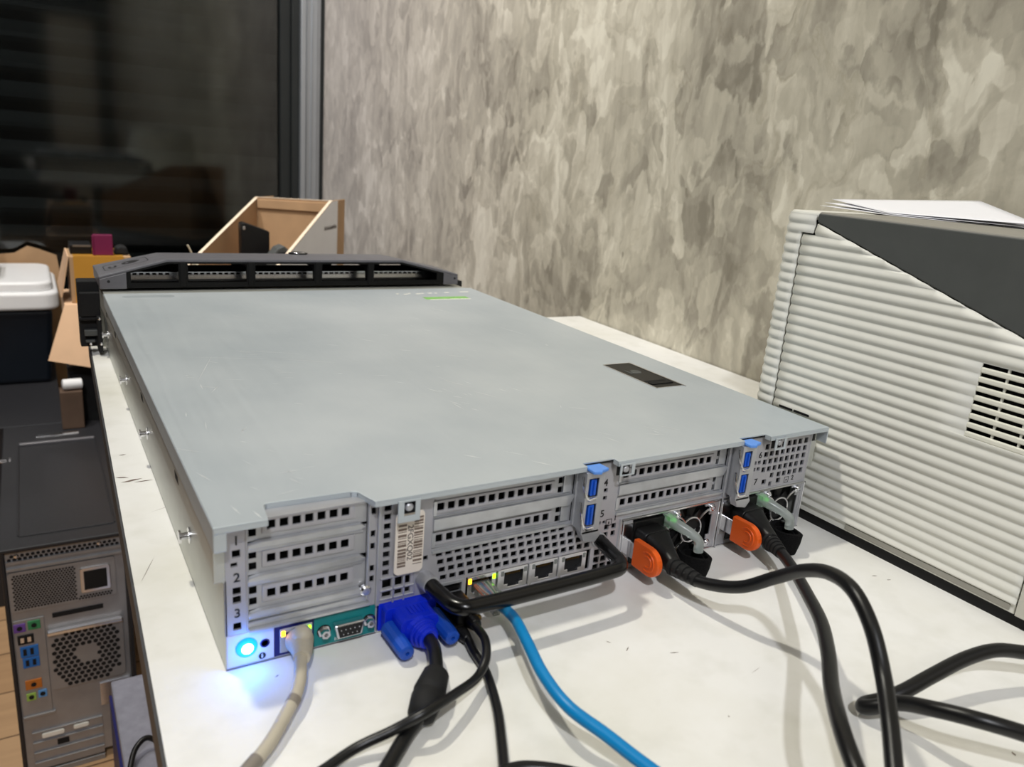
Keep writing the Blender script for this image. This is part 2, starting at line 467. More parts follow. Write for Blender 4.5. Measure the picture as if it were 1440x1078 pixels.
def tag(o, label=None, cat=None, group=None, kind=None):
    if label: o['label'] = label
    if cat: o['category'] = cat
    if group: o['group'] = group
    if kind: o['kind'] = kind
    return o
def empty(name, loc, label, cat, group=None):
    o = bpy.data.objects.new(name, None)
    o.empty_display_size = .02
    o.location = (loc[0] * .001, loc[1] * .001, loc[2] * .001)
    COL.objects.link(o)
    return tag(o, label, cat, group)
def text(name, body, size, m, parent, loc, rot, off=(0, 0, 0), ext=.08, sx=1.0, bold=0.0):
    cu = bpy.data.curves.new(name, 'FONT'); cu.body = body; cu.size = size * .001; cu.extrude = ext * .001; cu.offset = bold * .001
    cu.align_x = 'CENTER'; cu.align_y = 'CENTER'
    t = bpy.data.objects.new(name + '_tmp', cu); COL.objects.link(t)
    dg = bpy.context.evaluated_depsgraph_get()
    me = bpy.data.meshes.new_from_object(t.evaluated_get(dg))
    bpy.data.objects.remove(t)
    me.name = name
    M = Matrix.Translation(Vector([(loc[i] - off[i]) * .001 for i in range(3)])) @ rot.to_4x4() @ Matrix.Diagonal((sx, 1, 1, 1))
    me.transform(M)
    me.materials.clear(); me.materials.append(m)
    o = bpy.data.objects.new(name, me); COL.objects.link(o); o.parent = parent
    return o
RFACE = Matrix(((1, 0, 0), (0, 0, -1), (0, 1, 0)))       # text lying in the xz plane, read from -y

def rr(x0, x1, z0, z1, r, n=5):
    """rounded rectangle outline"""
    out = []
    for cx, cz, a0 in ((x1 - r, z1 - r, 0), (x0 + r, z1 - r, 90), (x0 + r, z0 + r, 180), (x1 - r, z0 + r, 270)):
        for i in range(n + 1):
            a = math.radians(a0 + 90 * i / n)
            out.append((cx + r * math.cos(a), cz + r * math.sin(a)))
    return out

# ------------------------------------------------------------------ the room
def struct(mb, name, m, **k):
    o = mb.build(name, m, **k); tag(o, kind='structure'); return o
FZ = -850
struct(MB().box(-3200, 1300, -3700, 2700, FZ - 40, FZ), 'floor', WOODM)
struct(MB().box(-3200, 1300, -3700, 2700, 2150, 2200), 'ceiling', CEILM)
# plastered side wall, parallel to the server's depth (slightly toed out)
wk = .0122
def wx(y): return 754.3 + (y - 360) * wk
struct(MB().prism([(wx(-3700), -3700), (wx(2262), 2262), (wx(2262) + 160, 2262), (wx(-3700) + 160, -3700)], 'z', FZ, 2150), 'wall_right', WALLM)
struct(MB().box(-3200, -3100, -3700, 2600, FZ, 2150), 'wall_left', BACKW)
struct(MB().box(-3200, 1000, -3760, -3700, FZ, 2150), 'wall_back', BACKW)
struct(MB().box(780, 1300, 2262, 2560, FZ, 2150), 'wall_far', WALLM)
# window: aluminium jamb, dark sash, glass, black roller shutter behind
wf = MB()
wf.box(696, 712, 2238, 2300, FZ, 2150); wf.box(716, 752, 2250, 2300, FZ, 2150); wf.box(712, 716, 2262, 2300, FZ, 2150)
wf.box(752, 764, 2258, 2300, FZ, 2150); wf.box(731, 735, 2246, 2252, FZ, 2150)
jamb = struct(wf, 'trim_1', ALU, bevel=2)
sb = MB().box(764, 781, 2264, 2300, FZ, 2150)
struct(sb, 'trim_2', FRAMED, bevel=1)
win = empty('window_1', (-800, 2290, FZ), None, None); tag(win, kind='structure')
wo = (-800, 2290, FZ)
fr = MB()
fr.box(672, 696, 2254, 2310, FZ, 2150); fr.box(640, 672, 2268, 2310, FZ, 2150); fr.box(-3100, 640, 2268, 2310, FZ, FZ + 60); fr.box(-3100, 640, 2268, 2310, 2090, 2150)
fr.build('window_frame', FRAMED, win, bevel=2, off=wo)
MB().box(-3100, 640, 2286, 2290, FZ + 60, 2090).build('pane', GLASSM, win, off=wo)
sh = MB()
pr = []
z = FZ
while z < 2140:
    for a in range(6):
        pr.append((2384 - 9 * math.sin(PI * a / 6) , z + 74 * a / 6))
    z += 80
pr.append((2384, 2140)); pr += [(2410, 2140), (2410, FZ)]
sh.prism(pr, 'x', -3100, 690)
sh.build('shutter', SHUT, win, off=wo)

# furniture at the far end of the room behind the photographer, mirrored faintly in the glass
o = struct(MB().box(200, 560, -3690, -3660, FZ, 1120), 'door_1', PALEW, bevel=3)

# ------------------------------------------------------------------ the table
def tl(y): return -34.4 + (y + 5) * .0268         # left edge of the top
tab = empty('workbench', (350, 0, FZ), 'long white laminate workbench under the server and printer, against the grey plaster wall', 'table')
to = (350, 0, FZ)
poly = [(tl(-900), -900), (wx(-900) - 2, -900), (wx(743) - 2, 743), (tl(743), 743)]
tt = MB(); tt.prism(poly, 'z', -26, 0)
ed = MB(); ed.prism([(tl(-900) - 1.6, -900), (tl(-900), -900), (tl(743), 743), (tl(743) - 1.6, 743)], 'z', -26, -.6)
tag(ed.build('edge_band', TRIMB, tab, off=to), 'edge strip in dark grey, its shadow painted in')  # dark grey stands in for the shadow on the bench edge
for (x, y) in ((60, -800), (690, -800), (220, 690), (700, 690)):
    MB().box(x - 20, x + 20, y - 20, y + 20, FZ, -26).build('leg', TRIMB, tab, bevel=2, off=to)
# scuffs and specks of the tabletop
sp = tt
def speck(x, y, a, l, w, z=.15):
    c, s_ = math.cos(a), math.sin(a)
    pts = [(x + c * u - s_ * v, y + s_ * u + c * v, z) for u, v in ((-l, 0), (-l * .3, -w), (l, 0), (l * .2, w))]
    sp.add(pts, [(0, 1, 2, 3)], 1)
for q in ((-16, 262, .2, 8, 1.6), (-22, 270, -.4, 5, 1.2), (-8, 258, 0, 7, .9), (-17, 318, .1, 3, .8), (205, -72, .6, 2.6, .35), (199, -62, 2.1, 1.7, .3),
          (228, -86, -.35, 3.2, .35), (425, -78, -.5, 2.2, .5), (430, -86, -.4, 2, .4), (217, -139, .3, .6, .5), (330, -222, 1, 1.6, .8), (345, -230, 1, 1.2, .6),
          (22, -14, .5, 1.5, .4), (150, -108, .2, .7, .3), (120, -60, 1.2, .8, .3), (260, -118, .2, 5, .12), (-22, 120, 1.2, 16, .2), (0, 205, .4, 12, .15), (10, 30, .9, 10, .15)):
    speck(*q)
tt.build('tabletop', [TABLEM, BARCODE], tab, off=to)

# ------------------------------------------------------------------ the rack server
srv = empty('rack_server', (220, 280, 0), 'silver two-unit rack server lying on the white bench, rear ports facing the viewer', 'server')
so = (220, 280, 0)
def sbuild(mb, name, m, parent=None, **k):
    return mb.build(name, m, parent or srv, off=so, **k)
# chassis sheet metal
ch = MB()
ch.box(0, 1.2, 0, 690, 0, 52)                       # left wall
ch.box(432.8, 434, 0, 690, 0, 52)
ch.prism([(0, 50), (1.2, 50), (-4, 58), (-5.2, 58)], 'y', 0, 690)
ch.prism([(434, 50), (432.8, 50), (438, 58), (439.2, 58)], 'y', 0, 690)
ch.box(-5.2, -4, 0, 690, 58, 80); ch.box(438, 439.2, 0, 690, 58, 80)
ch.box(0, 434, 0, 690, 0, 1.2)
ch.box(-5, 439, 578, 690, 82.6, 83.6)               # front deck, a step below the lid
ch.box(-5, 439, 686, 690, 1, 83)
ch.box(-5.2, .5, -.6, .6, 52, 73)                   # folded rear tab on the left
ch.box(434, 439, -.6, .6, 52, 73)
sbuild(ch, 'chassis', SIDE, bevel=.3, seg=1)
sbuild(MB().box(2, 432, 9, 680, 2, 82), 'interior', DARK)
# shoulder studs and slots on the left flank
for (y, z) in ((438.7, 29), (289.8, 27), (99.5, 29), (634, 27)):
    st = MB(); st.lathe((0, y, z), (-1, 0, 0), [(0, 5), (.8, 5), (1, 2.2), (5, 2.2), (5.2, 4), (6.4, 4)], 16)
    sbuild(st, 'rail_stud', CHROME, smooth=True)
for (y, z) in ((267, 65), (106, 65), (470, 66), (560, 66)):
    sbuild(MB().prism([(y - 7, z - 2), (y + 5, z - 2), (y + 7, z + 2), (y - 4, z + 2)], 'x', -5.4, -5.1), 'rail_slot', DARK)
# lid
lp = [(-6, -9), (19.5, -9), (21.2, 7.5), (23, 9), (67, 7.5), (70, 6), (74.5, -8.6), (212, -8.6), (212, -3), (236, -3), (236, -8.6), (349, -8.6), (349, -3), (375.5, -3), (375.5, -8.6), (440, -8.6), (440, 574), (-6, 574)]
ld = MB(); ld.prism(lp, 'z', 85.2, 86.4)
def lip(a, b, h=3.5, t=.9):
    a = Vector((a[0], a[1], 0)); b = Vector((b[0], b[1], 0)); d = (b - a).normalized(); n = Vector((-d.y, d.x, 0)) * t
    vs = [a, b, b + n, a + n]
    ld.add([(q.x, q.y, 85.4) for q in vs] + [(q.x, q.y, 86.2 - h) for q in vs], [(0, 1, 2, 3), (4, 7, 6, 5), (0, 4, 5, 1), (1, 5, 6, 2), (2, 6, 7, 3), (3, 7, 4, 0)])
for i in (0, 1, 2, 3, 4, 5, 6, 7, 9, 10, 11, 13, 14): lip(lp[i], lp[i + 1], 3.5)
ld.box(-6.3, -5.4, -9, 574, 73, 86)                 # side flanges
ld.box(439.4, 440.3, -8.6, 574, 73, 86)
ld.box(-6, 0, -8.9, -8.1, 73, 82.7)
def lid_tab(x0, x1):
    ld.plate(x0, x1, 71.5, 84.5, -9.6, -8.7, [(x0 + 3.6, x1 - 3, 75.3, 83.2)])
lid_tab(87.2, 100.2)
ld.plate(237.5, 249.5, 76, 84.5, -9.6, -8.7, [(239.3, 246.8, 77, 83.2)])
ld.plate(380.5, 392.5, 75, 84.5, -9.6, -8.7, [(383, 390, 76.5, 83.2)])
# scratches in the zinc
def scr(x, y, a, l, w=.35):
    c, s_ = math.cos(a), math.sin(a)
    ld.add([(x + c * u - s_ * v, y + s_ * u + c * v, 86.47) for u, v in ((-l, 0), (0, -w), (l, 0), (0, w))], [(0, 1, 2, 3)], 1)
rnd = random.Random(3)
for cx, cy, n, sx_, sy_, a0 in ((25, 36, 9, 18, 22, -1.0), (60, 60, 5, 25, 20, -.2), (210, 150, 16, 26, 28, -1.15), (60, 235, 8, 40, 20, -.25), (120, 330, 9, 60, 60, -.6), (200, 300, 6, 70, 80, -.9), (30, 170, 6, 14, 40, 1.2),
                                (180, 20, 7, 60, 12, -.9), (300, 30, 4, 12, 5, -1.0), (300, 330, 6, 50, 70, -1.1), (130, 200, 6, 60, 60, -.7), (250, 230, 5, 60, 60, -1.0)):
    for _ in range(n):
        scr(cx + rnd.gauss(0, sx_), max(-2, cy + rnd.gauss(0, sy_)), a0 + rnd.gauss(0, .25), rnd.uniform(2, 10), rnd.uniform(.18, .5))
for x, y, a, l in ((70, 285, -.32, 46), (95, 300, -.42, 34), (40, 262, 1.25, 40), (330, 440, -1.2, 20), (360, 330, -1.3, 22), (120, 265, -.5, 26), (215, 170, -1.1, 14), (222, 140, -1.1, 12)):
    scr(x, y, a, l, .36)
lid = sbuild(ld, 'lid', [LIDM, SCRATCH], bevel=.5, seg=2)
for (cx, cz, yy) in ((93.9, 79.4, -8.4), (243, 80, -8.4), (386.5, 80, -8.4)):
    k = MB(); k.lathe((cx + .4, yy + 2.5, cz), (0, -1, 0), [(0, 2.3), (2.2, 2.3), (2.8, 1.6)], 16)
    sbuild(k, 'lid_stud', STEEL, smooth=True)
    sbuild(MB().box(cx - 5, cx + 5, yy + 2.6, yy + 3.2, cz - 4.6, cz + 4.6), 'stud_recess', DARK)
# recessed black lid latch
lt = MB(); lt.box(373, 403, 113, 186, 86.0, 86.62)
la = sbuild(lt, 'lid_latch', BLACK, bevel=.3)
lb = MB()
lb.plate(0, 1, 0, 1, 0, 1, [])
lb = MB()
for b_ in ((372.2, 373.6, 112, 187), (402.6, 404.2, 110, 187), (373, 403, 112.2, 113.2), (373, 403, 186, 187.4)):
    lb.box(b_[0], b_[1], b_[2], b_[3], 86.2, 87.0)
sbuild(lb, 'latch_rim', CHROME, la)
sbuild(MB().box(376, 400, 122, 128, 86.6, 87.4).box(376, 400, 131, 133, 86.6, 86.9), 'latch_grip', BLACKM, la, bevel=.3)
lk = MB(); lk.cyl((389, 160, 86.5), (389, 160, 87.0), 5.5, 5.0, 20); lk.box(380, 382, 154, 166, 86.6, 86.9)
sbuild(lk, 'latch_lock', DGREY, la)
# stickers on the lid's far right corner
sk = MB(); sk.box(342, 402, 503, 517, 86.4, 86.55)
tag(sbuild(sk, 'sticker', GREEN), 'small green sticker')
sk = MB(); sk.box(346, 402, 500.5, 503.4, 86.4, 86.56)
for (x, y, l) in ((318, 540, 3), (327, 537, 5), (334, 541, 3), (344, 538, 6), (352, 540, 3), (362, 541, 5), (371, 540, 3), (386, 542, 6), (410, 545, 12)):
    sbuild(MB().box(x, x + l, y, y + 3.5, 86.4, 86.56), 'label_scrap', WLABEL)
sbuild(sk, 'sticker_backing', WLABEL)
sbuild(MB().prism(rr(10, 62, 549, 561, 5.9), 'z', 86.36, 86.46), 'label_residue', mat('faint_residue', (168, 176, 181), .5, .3, .04, 60))
# front deck labels in front of the bezel
dl = MB(); dl.box(60, 128, 578.5, 586, 83.5, 83.9); dl.box(134, 152, 578.5, 586, 83.5, 83.9)
sbuild(dl, 'deck_label', WLABEL)

# rear panel ------------------------------------------------------
holes = []
def H(x0, x1, z0, z1): holes.append((x0, x1, z0, z1))
for z_ in (66, 45.2, 40.3, 25): H(3.9, 7.9, z_ - 2.1, z_ + 2.1)
H(3.2, 6.4, 58.9, 61.3)
H(11, 74.2, 25, 82)             # riser bay 1-3
for z_ in (77, 63.5, 56, 42.5, 36): H(76, 78.6, z_ - 2.4, z_ + 1.6)
for i in range(8): H(83.4, 87.4, 75.2 - i * 5.65, 79 - i * 5.65)
for x0, x1 in ((83.6, 89.2), (91.2, 95.8), (97.4, 100.6)):
    H(x0, x1, 27.6, 33.2); H(x0, x1, 22, 25.8)
H(113, 211, 46, 82)             # slots 4-5
for r_ in range(4):
    for c_ in range(18):
        x = 118 + c_ * 6.1
        z_ = 42.2 - r_ * 5.3
        if r_ == 0 and c_ > 14: continue
        H(x - 2.1 + r_ * 1.2, x + 2.1 + r_ * 1.2, z_ - 1.9, z_ + 1.7)
H(108, 111, 40, 43); 
for z_ in (36, 30.6): 
    for x in (240, 246): H(x - 1.8, x + 1.8, z_ - 2, z_ + 2)
for z_ in (19, 13.4, 8):
    for x in (234.5, 240.5, 246.5): H(x - 2.3, x + 2.3, z_ - 2.1, z_ + 2.1)
for x, z_ in ((231, 63.4), (235.6, 63.4), (231, 58), (235.6, 58), (374, 62.8), (378.5, 62.8), (374, 57.6), (378.5, 57.6)): H(x - 1.5, x + 1.5, z_ - 1.7, z_ + 1.2)
for x in (229.5, 233.5, 237.5): H(x - 1.3, x + 1.3, 39, 41.4)
H(246, 344.5, 46, 82)           # slots 6-7
for r_, z_ in enumerate((74.2, 68, 61.9, 55.8, 49.7)):
    for c_ in range(8):
        x = 384.4 + c_ * 6.05
        if r_ == 4 and c_ < 3: continue
        if c_ == 7: x += .8
        H(x - 2, x + 2, z_ - 2.1, z_ + 2.1)
H(385, 389.5, 43.6, 47.6); H(393, 396.6, 48, 52); H(393, 396, 41, 45); H(401, 405.5, 42.4, 46.6)
H(252, 344.6, 0, 39.6); H(345.6, 434, 0, 38.6)   # power supply bays
H(0, 24.4, 1.4, 20.4); H(24.4, 80, 1.4, 19.2); H(81, 116, 0, 18.6); H(117.5, 136, 2.5, 23); H(137, 229, 8, 22.6)
rp = MB(); rp.plate(0, 434, 0, 82.5, 0, 1.4, holes)
sbuild(rp, 'rear_panel', PLATE, bevel=0)
# raised frames on the rear panel
for q in ((10.4, 11.4, -.5, 1, 20.8, 82), (74, 75.2, -1.6, 1, 24, 82), (79.4, 81.4, -2.2, 1, 19, 82), (210, 211.6, -1.5, 1, 44, 82), (344, 346, -1.5, 1, 40, 82), (250.6, 252, -1.2, 1, 0, 40.4), (252, 434, -1, .6, 39.6, 40.6), (344.6, 345.8, -1.2, 1, 0, 39.6), (102.5, 103.5, -.7, 1, 20, 72), (82.4, 103, -.8, .4, 26, 27.2), (82.4, 103, -.8, .4, 20.4, 21.6), (82.4, 103, -.8, .4, 33.6, 34.8), (89.6, 90.8, -.8, .4, 18, 34), (96, 97.2, -.8, .4, 18, 34), (432.6, 434, -.4, 1.4, 0, 82)):
    sbuild(MB().box(*q), 'panel_fold', STEEL, bevel=.25, seg=1)

# expansion slot brackets -----------------------------------------
def bracket(x0, x1, xp0, xp1, zc, hp, vx0, vdx, n, sq, up, dn, vs=2.1, mirror=False):
    hs = [(vx0 + i * vdx - vs, vx0 + i * vdx + vs, zc - vs - .2, zc + vs + .2) for i in range(n)]
    base = MB(); base.plate(x0, x1, zc - dn, zc + up, 1.7, 2.1, hs + sq)
    o = sbuild(base, 'slot_bracket', STEEL)
    rp_ = MB(); rp_.plate(xp0, xp1, zc - hp, zc + hp, .9, 1.7, hs)
    sbuild(rp_, 'vent_plate', PLATE, o, bevel=.5, seg=2)
    return o
for i, zc in enumerate((78.4, 59.8, 39.8)):
    sq = []
    for q in ((12.2, 16, zc - 5.2, zc - 1.2), (12.2, 16, zc + 1, zc + 5.2)): sq.append(q)
    bracket(11.2, 74, 18.6, 67.2, zc, 4.7, 23.3, 6.44, 7, sq, min(9, 82 - zc), 8)
    rg = MB()
    rg.prism([(11.2, zc - 8.6), (17, zc - 7.6), (70, zc - 7.6), (73, zc - 9.6), (70, zc - 11.2), (11.2, zc - 11.2)], 'y', -1.2, 1.7)
    rg.box(11.2, 72, .4, 1.7, zc - 13.6, zc - 11.4)
    sbuild(rg, 'bracket_ridge', STEELD, bevel=.5, seg=2)
bs = MB(); bs.box(11.2, 76, -2.4, 3, 20.6, 22.6); bs.prism([(11.2, 25.6), (11.2, 22.6), (74, 22.6), (76, 27), (72, 26.4)], 'y', -.4, 3)
sbuild(bs, 'bay_shelf', STEELD, bevel=.4)
scw = MB(); scw.lathe((73.5, .5, 30), (0, -1, 0), [(0, 3.2), (2.2, 3.2), (3, 2.2)], 14); sbuild(scw, 'bay_screw', CHROME, smooth=True)
for (xa, xb, xp0, xp1, v0, dv, sqx) in ((113, 210, 113.4, 195.6, 117.9, 6.64, 200.6), (246, 344, 246, 331, 251.9, 6.76, 336.4)):
    for zc in (71.5, 51.8):
        sq = [(sqx - 2, sqx + 2, zc + 1.4, zc + 5.4), (sqx - 2, sqx + 2, zc - 4.8, zc - .8)]
        bracket(xa, xb, xp0, xp1, zc, 4.1, v0, dv, 12, sq, min(10, 82 - zc), 7)
    rg = MB()
    for zc in (71.5, 51.8):
        lo = zc - 13.2 if zc > 60 else zc - 8.2
        rg.prism([(xa, zc - 6.2), (xa, lo), (xb - 3, lo), (xb, zc - 7.4), (xb - 1, zc - 6.2)], 'y', -1.4, 1.7)
        rg.box(xa, xb - 2, -.2, 3.2, zc - 6, zc - 5.4)
        rg.box(xb - 8, xb - 2, .5, 3, zc - 5, zc + 7)
        rg.box(xp0 - .8, xp0 + 1.4, -.6, 2, zc - 4.6, zc + 4.6)
    sbuild(rg, 'bracket_ridge', STEELD, bevel=.5, seg=2)

# riser latches with blue levers ----------------------------------
def riser_latch(x0, zb):
    lt_ = MB()
    lt_.plate(x0, x0 + 14, zb + 4, 82.6, -10.4, -9.2, [(x0 + 2.2, x0 + 9.6, 66, 78.4), (x0 + 2.2, x0 + 9.6, 46, 61)])
    lt_.box(x0, x0 + 1, -9.2, 1, zb + 6, 82.4)
    lt_.box(x0 + 13, x0 + 14, -9.2, 1, zb + 4, 82.4)
    lt_.box(x0, x0 + 14, -9.2, 1, 81.4, 82.6)
    lt_.prism([(x0, zb + 6), (x0 + 3, zb - 1), (x0 + 12, zb - 3), (x0 + 16, zb + 2), (x0 + 14, zb + 6)], 'y', -10.4, -4)
    o = sbuild(lt_, 'riser_latch', STEEL, bevel=.4)
    for za, zb_ in ((66, 78.4), (46, 61)):
        lv = MB(); lv.box(x0 + 4.4, x0 + 8.8, -9.6, -3, za + .4, zb_ - 1); lv.box(x0 + 5.8, x0 + 7.2, -11.2, -9, za + 1.4, zb_ - 1.6)
        sbuild(lv, 'lever', MBLUE, o, bevel=.4)
        hb = MB(); hb.tube([(x0 + .2, -7, zb_ + 1), (x0 - .6, -9, zb_ - 5), (x0 + 2, -11, za - .6), (x0 + 8, -11.2, za - .8)], 1.0, 8)
        sbuild(hb, 'finger_loop', CHROME, o, smooth=True)
        sbuild(MB().box(x0 + 1, x0 + 13, -2.5, -2, za - 1, zb_ + 1), 'window_recess', DARK, o)
    tb = MB(); tb.prism([(x0 + 2, -3.6), (x0 + 14, -3.6), (x0 + 15, -12), (x0 + 9, -13.6), (x0 + 7, -15.6), (x0 + 2, -14)], 'z', 82.8, 85)
    tag(sbuild(tb, 'release_tab', LBLUE, o, bevel=.6), 'light blue release tab')
riser_latch(211, 37)
riser_latch(347, 37)

sbuild(MB().box(20, 73, -.4, 10, 82.6, 83.4), 'notch_ledge', STEEL, bevel=.3)
# printed numbers --------------------------------------------------
for s_, x, z_, h in (('1', 6, 73, 7), ('2', 6, 52.6, 7), ('3', 6, 32.4, 7), ('4', 235, 68.4, 6.8), ('5', 235, 46.6, 6.8), ('6', 378.4, 68.2, 6.8), ('7', 378, 47, 6.8), ('1', 246.4, 41.6, 5.2), ('2', 419.4, 44.4, 5.4)):
    text('slot_number', s_, h, INK, srv, (x, -.1, z_), RFACE, so, bold=.09)
for x, z_ in ((241.4, 39.4), (412.6, 43.9)):
    b_ = MB(); w = 2.4
    b_.plate(x - w, x + w, z_ - w, z_ + w, -.15, 0, [(x - w + .4, x + w - .4, z_ - w + .4, z_ + w - .4)]); b_.box(x - .5, x + .5, -.15, 0, z_ - .9, z_ + .5)
    sbuild(b_, 'plug_icon', INK)

# pull-out service tag with barcode --------------------------------
tg = MB(); tg.prism(rr(89, 106.3, 36, 74, 3), 'y', -3.2, -2.2)
tgo = sbuild(tg, 'service_tag', TAGM, bevel=.2, seg=1)
tag(tgo, 'cream tag printed with two barcodes and a serial')
bc = MB()
rb = random.Random(11)
for xa, xb in ((90.6, 95.6), (100.0, 105.4)):
    z_ = 70.6 if xa > 95 else 67
    while z_ > 41.5:
        t = rb.choice((.45, .5, .8, 1.3, 1.5)); bc.box(xa, xb, -3.3, -3.15, z_ - t, z_); z_ -= t + rb.choice((.5, .6, .9, 1.2))
sbuild(bc, 'barcode', BARCODE, tgo)
RTAG = Matrix(((0, 1, 0), (0, 0, -1), (-1, 0, 0)))
text('tag_text', '2FGXQ02', 4.6, INKG, tgo, (97.8, -3.25, 55.3), RTAG, so, ext=.04, sx=1.12, bold=.05)

# ID panel with the blue lamp --------------------------------------
idp = MB(); idp.box(0.6, 24.2, -.2, 3, 1.6, 20.2)
ido = sbuild(idp, 'id_panel', IDPAN, bevel=.3)
sbuild(MB().lathe((10.2, -.2, 11.6), (0, -1, 0), [(0, 5.6), (.8, 5.2), (1.3, 4.0)], 24), 'id_lamp', LEDB, ido, smooth=True)
sbuild(MB().lathe((10.4, -1.3, 11.4), (0, -1, 0), [(0, 3.1), (.5, 2.8), (.8, 1.6)], 20), 'lamp_core', LEDBC, ido, smooth=True)
sbuild(MB().lathe((19.4, -.2, 11.6), (0, -1, 0), [(0, 2.5), (.3, 2.4), (.35, 1.8), (-1, 1.6)], 20), 'id_button', NAVY, ido, smooth=True)
sbuild(MB().cyl((18, -.25, 4.4), (18, -.35, 4.4), 1.9, 1.9, 20), 'info_icon', INK, ido)
sbuild(MB().box(17.6, 18.3, -.45, -.3, 3.3, 4.7).box(17.6, 18.3, -.45, -.3, 5, 5.6), 'info_mark', WHITEINK, ido)
# management network port
def jack(x0, x1, z0, z1, lit, nm='network_port', surround=NAVY):
    j = MB(); j.plate(x0, x1, z0, z1, -.3, 3, [(x0 + 3.2, x1 - 3.2, z0 + 3.4, z1 - 2.4), (x0 + 6, x1 - 6, z0 + 1.4, z0 + 4)])
    o = sbuild(j, nm, CHROME if surround is None else STEEL, bevel=.2, seg=1)
    sbuild(MB().box(x0 + .5, x1 - .5, 2.9, 3.4, z0 + .5, z1 - .5), 'cavity', DARK, o)
    ct = MB()
    for i in range(8): ct.box(x0 + 5.4 + i * (x1 - x0 - 10.8) / 7 - .25, x0 + 5.4 + i * (x1 - x0 - 10.8) / 7 + .25, .6, 2.8, z1 - 4.6, z1 - 3)
    sbuild(ct, 'contact', GOLD, o)
    for xl, m_ in ((x0 + 1.7, lit[0]), (x1 - 1.7, lit[1])):
        sbuild(MB().box(xl - 1.0, xl + 1.0, -.7, .2, z1 - 4.4, z1 - 1.2), 'port_light', m_, o, bevel=.3)
    return o
sbuild(MB().box(24.4, 45.2, 0, .8, 1.6, 19).box(24.4, 45.2, -.15, .1, 17.4, 19), 'port_label', NAVY)
jack(27.2, 44.4, 3, 17.2, (LEDA, LEDG))
# serial port on its teal label
sbuild(MB().box(45.4, 80, -.2, .8, 1.5, 19), 'serial_label', TEAL)
s9 = MB()
def dshape(xa, xb, za, zb, k=1.6): return [(xa, zb), (xb, zb), (xb - k, za), (xa + k, za)]
s9.prism(dshape(55.2, 72.4, 6, 14.6), 'y', -5.5, -.1)
s9o = sbuild(s9, 'serial_port', CHROME, bevel=1.0, seg=3)
sbuild(MB().prism(dshape(56.4, 71.2, 7, 13.6), 'y', -5.62, -5.3), 'port_insert', BLACK, s9o)
pn = MB()
for i in range(5): pn.cyl((58.6 + i * 2.55, -5.6, 11.6), (58.6 + i * 2.55, -6.1, 11.6), .42, .3, 8)
for i in range(4): pn.cyl((59.9 + i * 2.55, -5.6, 8.9), (59.9 + i * 2.55, -6.1, 8.9), .42, .3, 8)
sbuild(pn, 'pin', CHROME, s9o)
for x in (50.8, 76.4):
    h_ = MB(); h_.lathe((x, -.2, 10), (0, -1, 0), [(0, 3.6), (.6, 3.6), (.7, 2.6), (4.2, 2.6), (4.2, 1.3), (2.5, 1.2)], 6)
    sbuild(h_, 'jack_screw', CHROME, s9o)
    sbuild(MB().cyl((x, -.22, 10), (x, -.4, 10), 3.9, 3.9, 20), 'screw_recess', DARK, s9o)
text('port_mark', 'IOIOI', 3.2, WHITEINK, s9o, (60.5, -.3, 3.4), RFACE, so, ext=.04)
# VGA socket body behind the blue plug, and usb stack
sbuild(MB().box(82, 115.5, -.4, 2, 1.4, 18.4), 'vga_port', BLUE, bevel=.3)
ub = MB(); ub.plate(117.8, 135.8, 2.6, 22.8, -.4, 3, [(119.5, 134, 4.4, 9.8), (119.5, 134, 14, 20.6)])
ubo = sbuild(ub, 'usb_port', STEEL, bevel=.2, seg=1)
sbuild(MB().box(118, 135.6, 3, 3.5, 3, 22.4), 'cavity', DARK, ubo)
sbuild(MB().box(120, 133.5, .4, 3, 16.5, 18.5), 'tongue', BLACK, ubo)
offm = mat('unlit_lens', (120, 124, 120), .3, 0, .05, 60)
for i, lit in enumerate(((LEDA, LEDG), (offm, offm), (offm, offm), (offm, offm))):
    x0 = 138 + i * 22.6
    jack(x0, x0 + 20, 8.2, 22.2, lit, 'network_port', None)
dv = MB()
for i in range(1, 4): dv.box(136.8 + i * 22.6 - 1.2, 136.8 + i * 22.6 + 1, -1.6, 2, 7.6, 22.8)
sbuild(dv, 'port_divider', CHROME, bevel=.2, seg=1)

# black foam-covered cable bar -------------------------------------
bar = MB(); bar.tube([(109.5, -6, 28.5), (111, -22, 28.5), (112.6, -31, 28.5), (117, -36, 28.5), (126, -37, 28.5), (215, -37, 28.5), (224, -35.5, 28.5), (228.8, -30, 28.5), (230.5, -22, 28.5), (234, -2, 28.8)], 4.5, 18)
bo = sbuild(bar, 'cable_bar', mat('glossy_black_sleeve', (8, 8, 9), .24, 0, .1, 200), smooth=True)
for a, b_ in (((109, 1, 28.5), (110, -9, 28.5)), ((234.4, 1, 28.8), (233.6, -2.6, 28.8))):
    cl = MB(); cl.lathe(a, Vector(b_) - Vector(a), [(0, 5.2), ((Vector(b_) - Vector(a)).length - .6, 5.2), ((Vector(b_) - Vector(a)).length, 4.2)], 18)
    sbuild(cl, 'bar_collar', STEEL, bo, smooth=True)

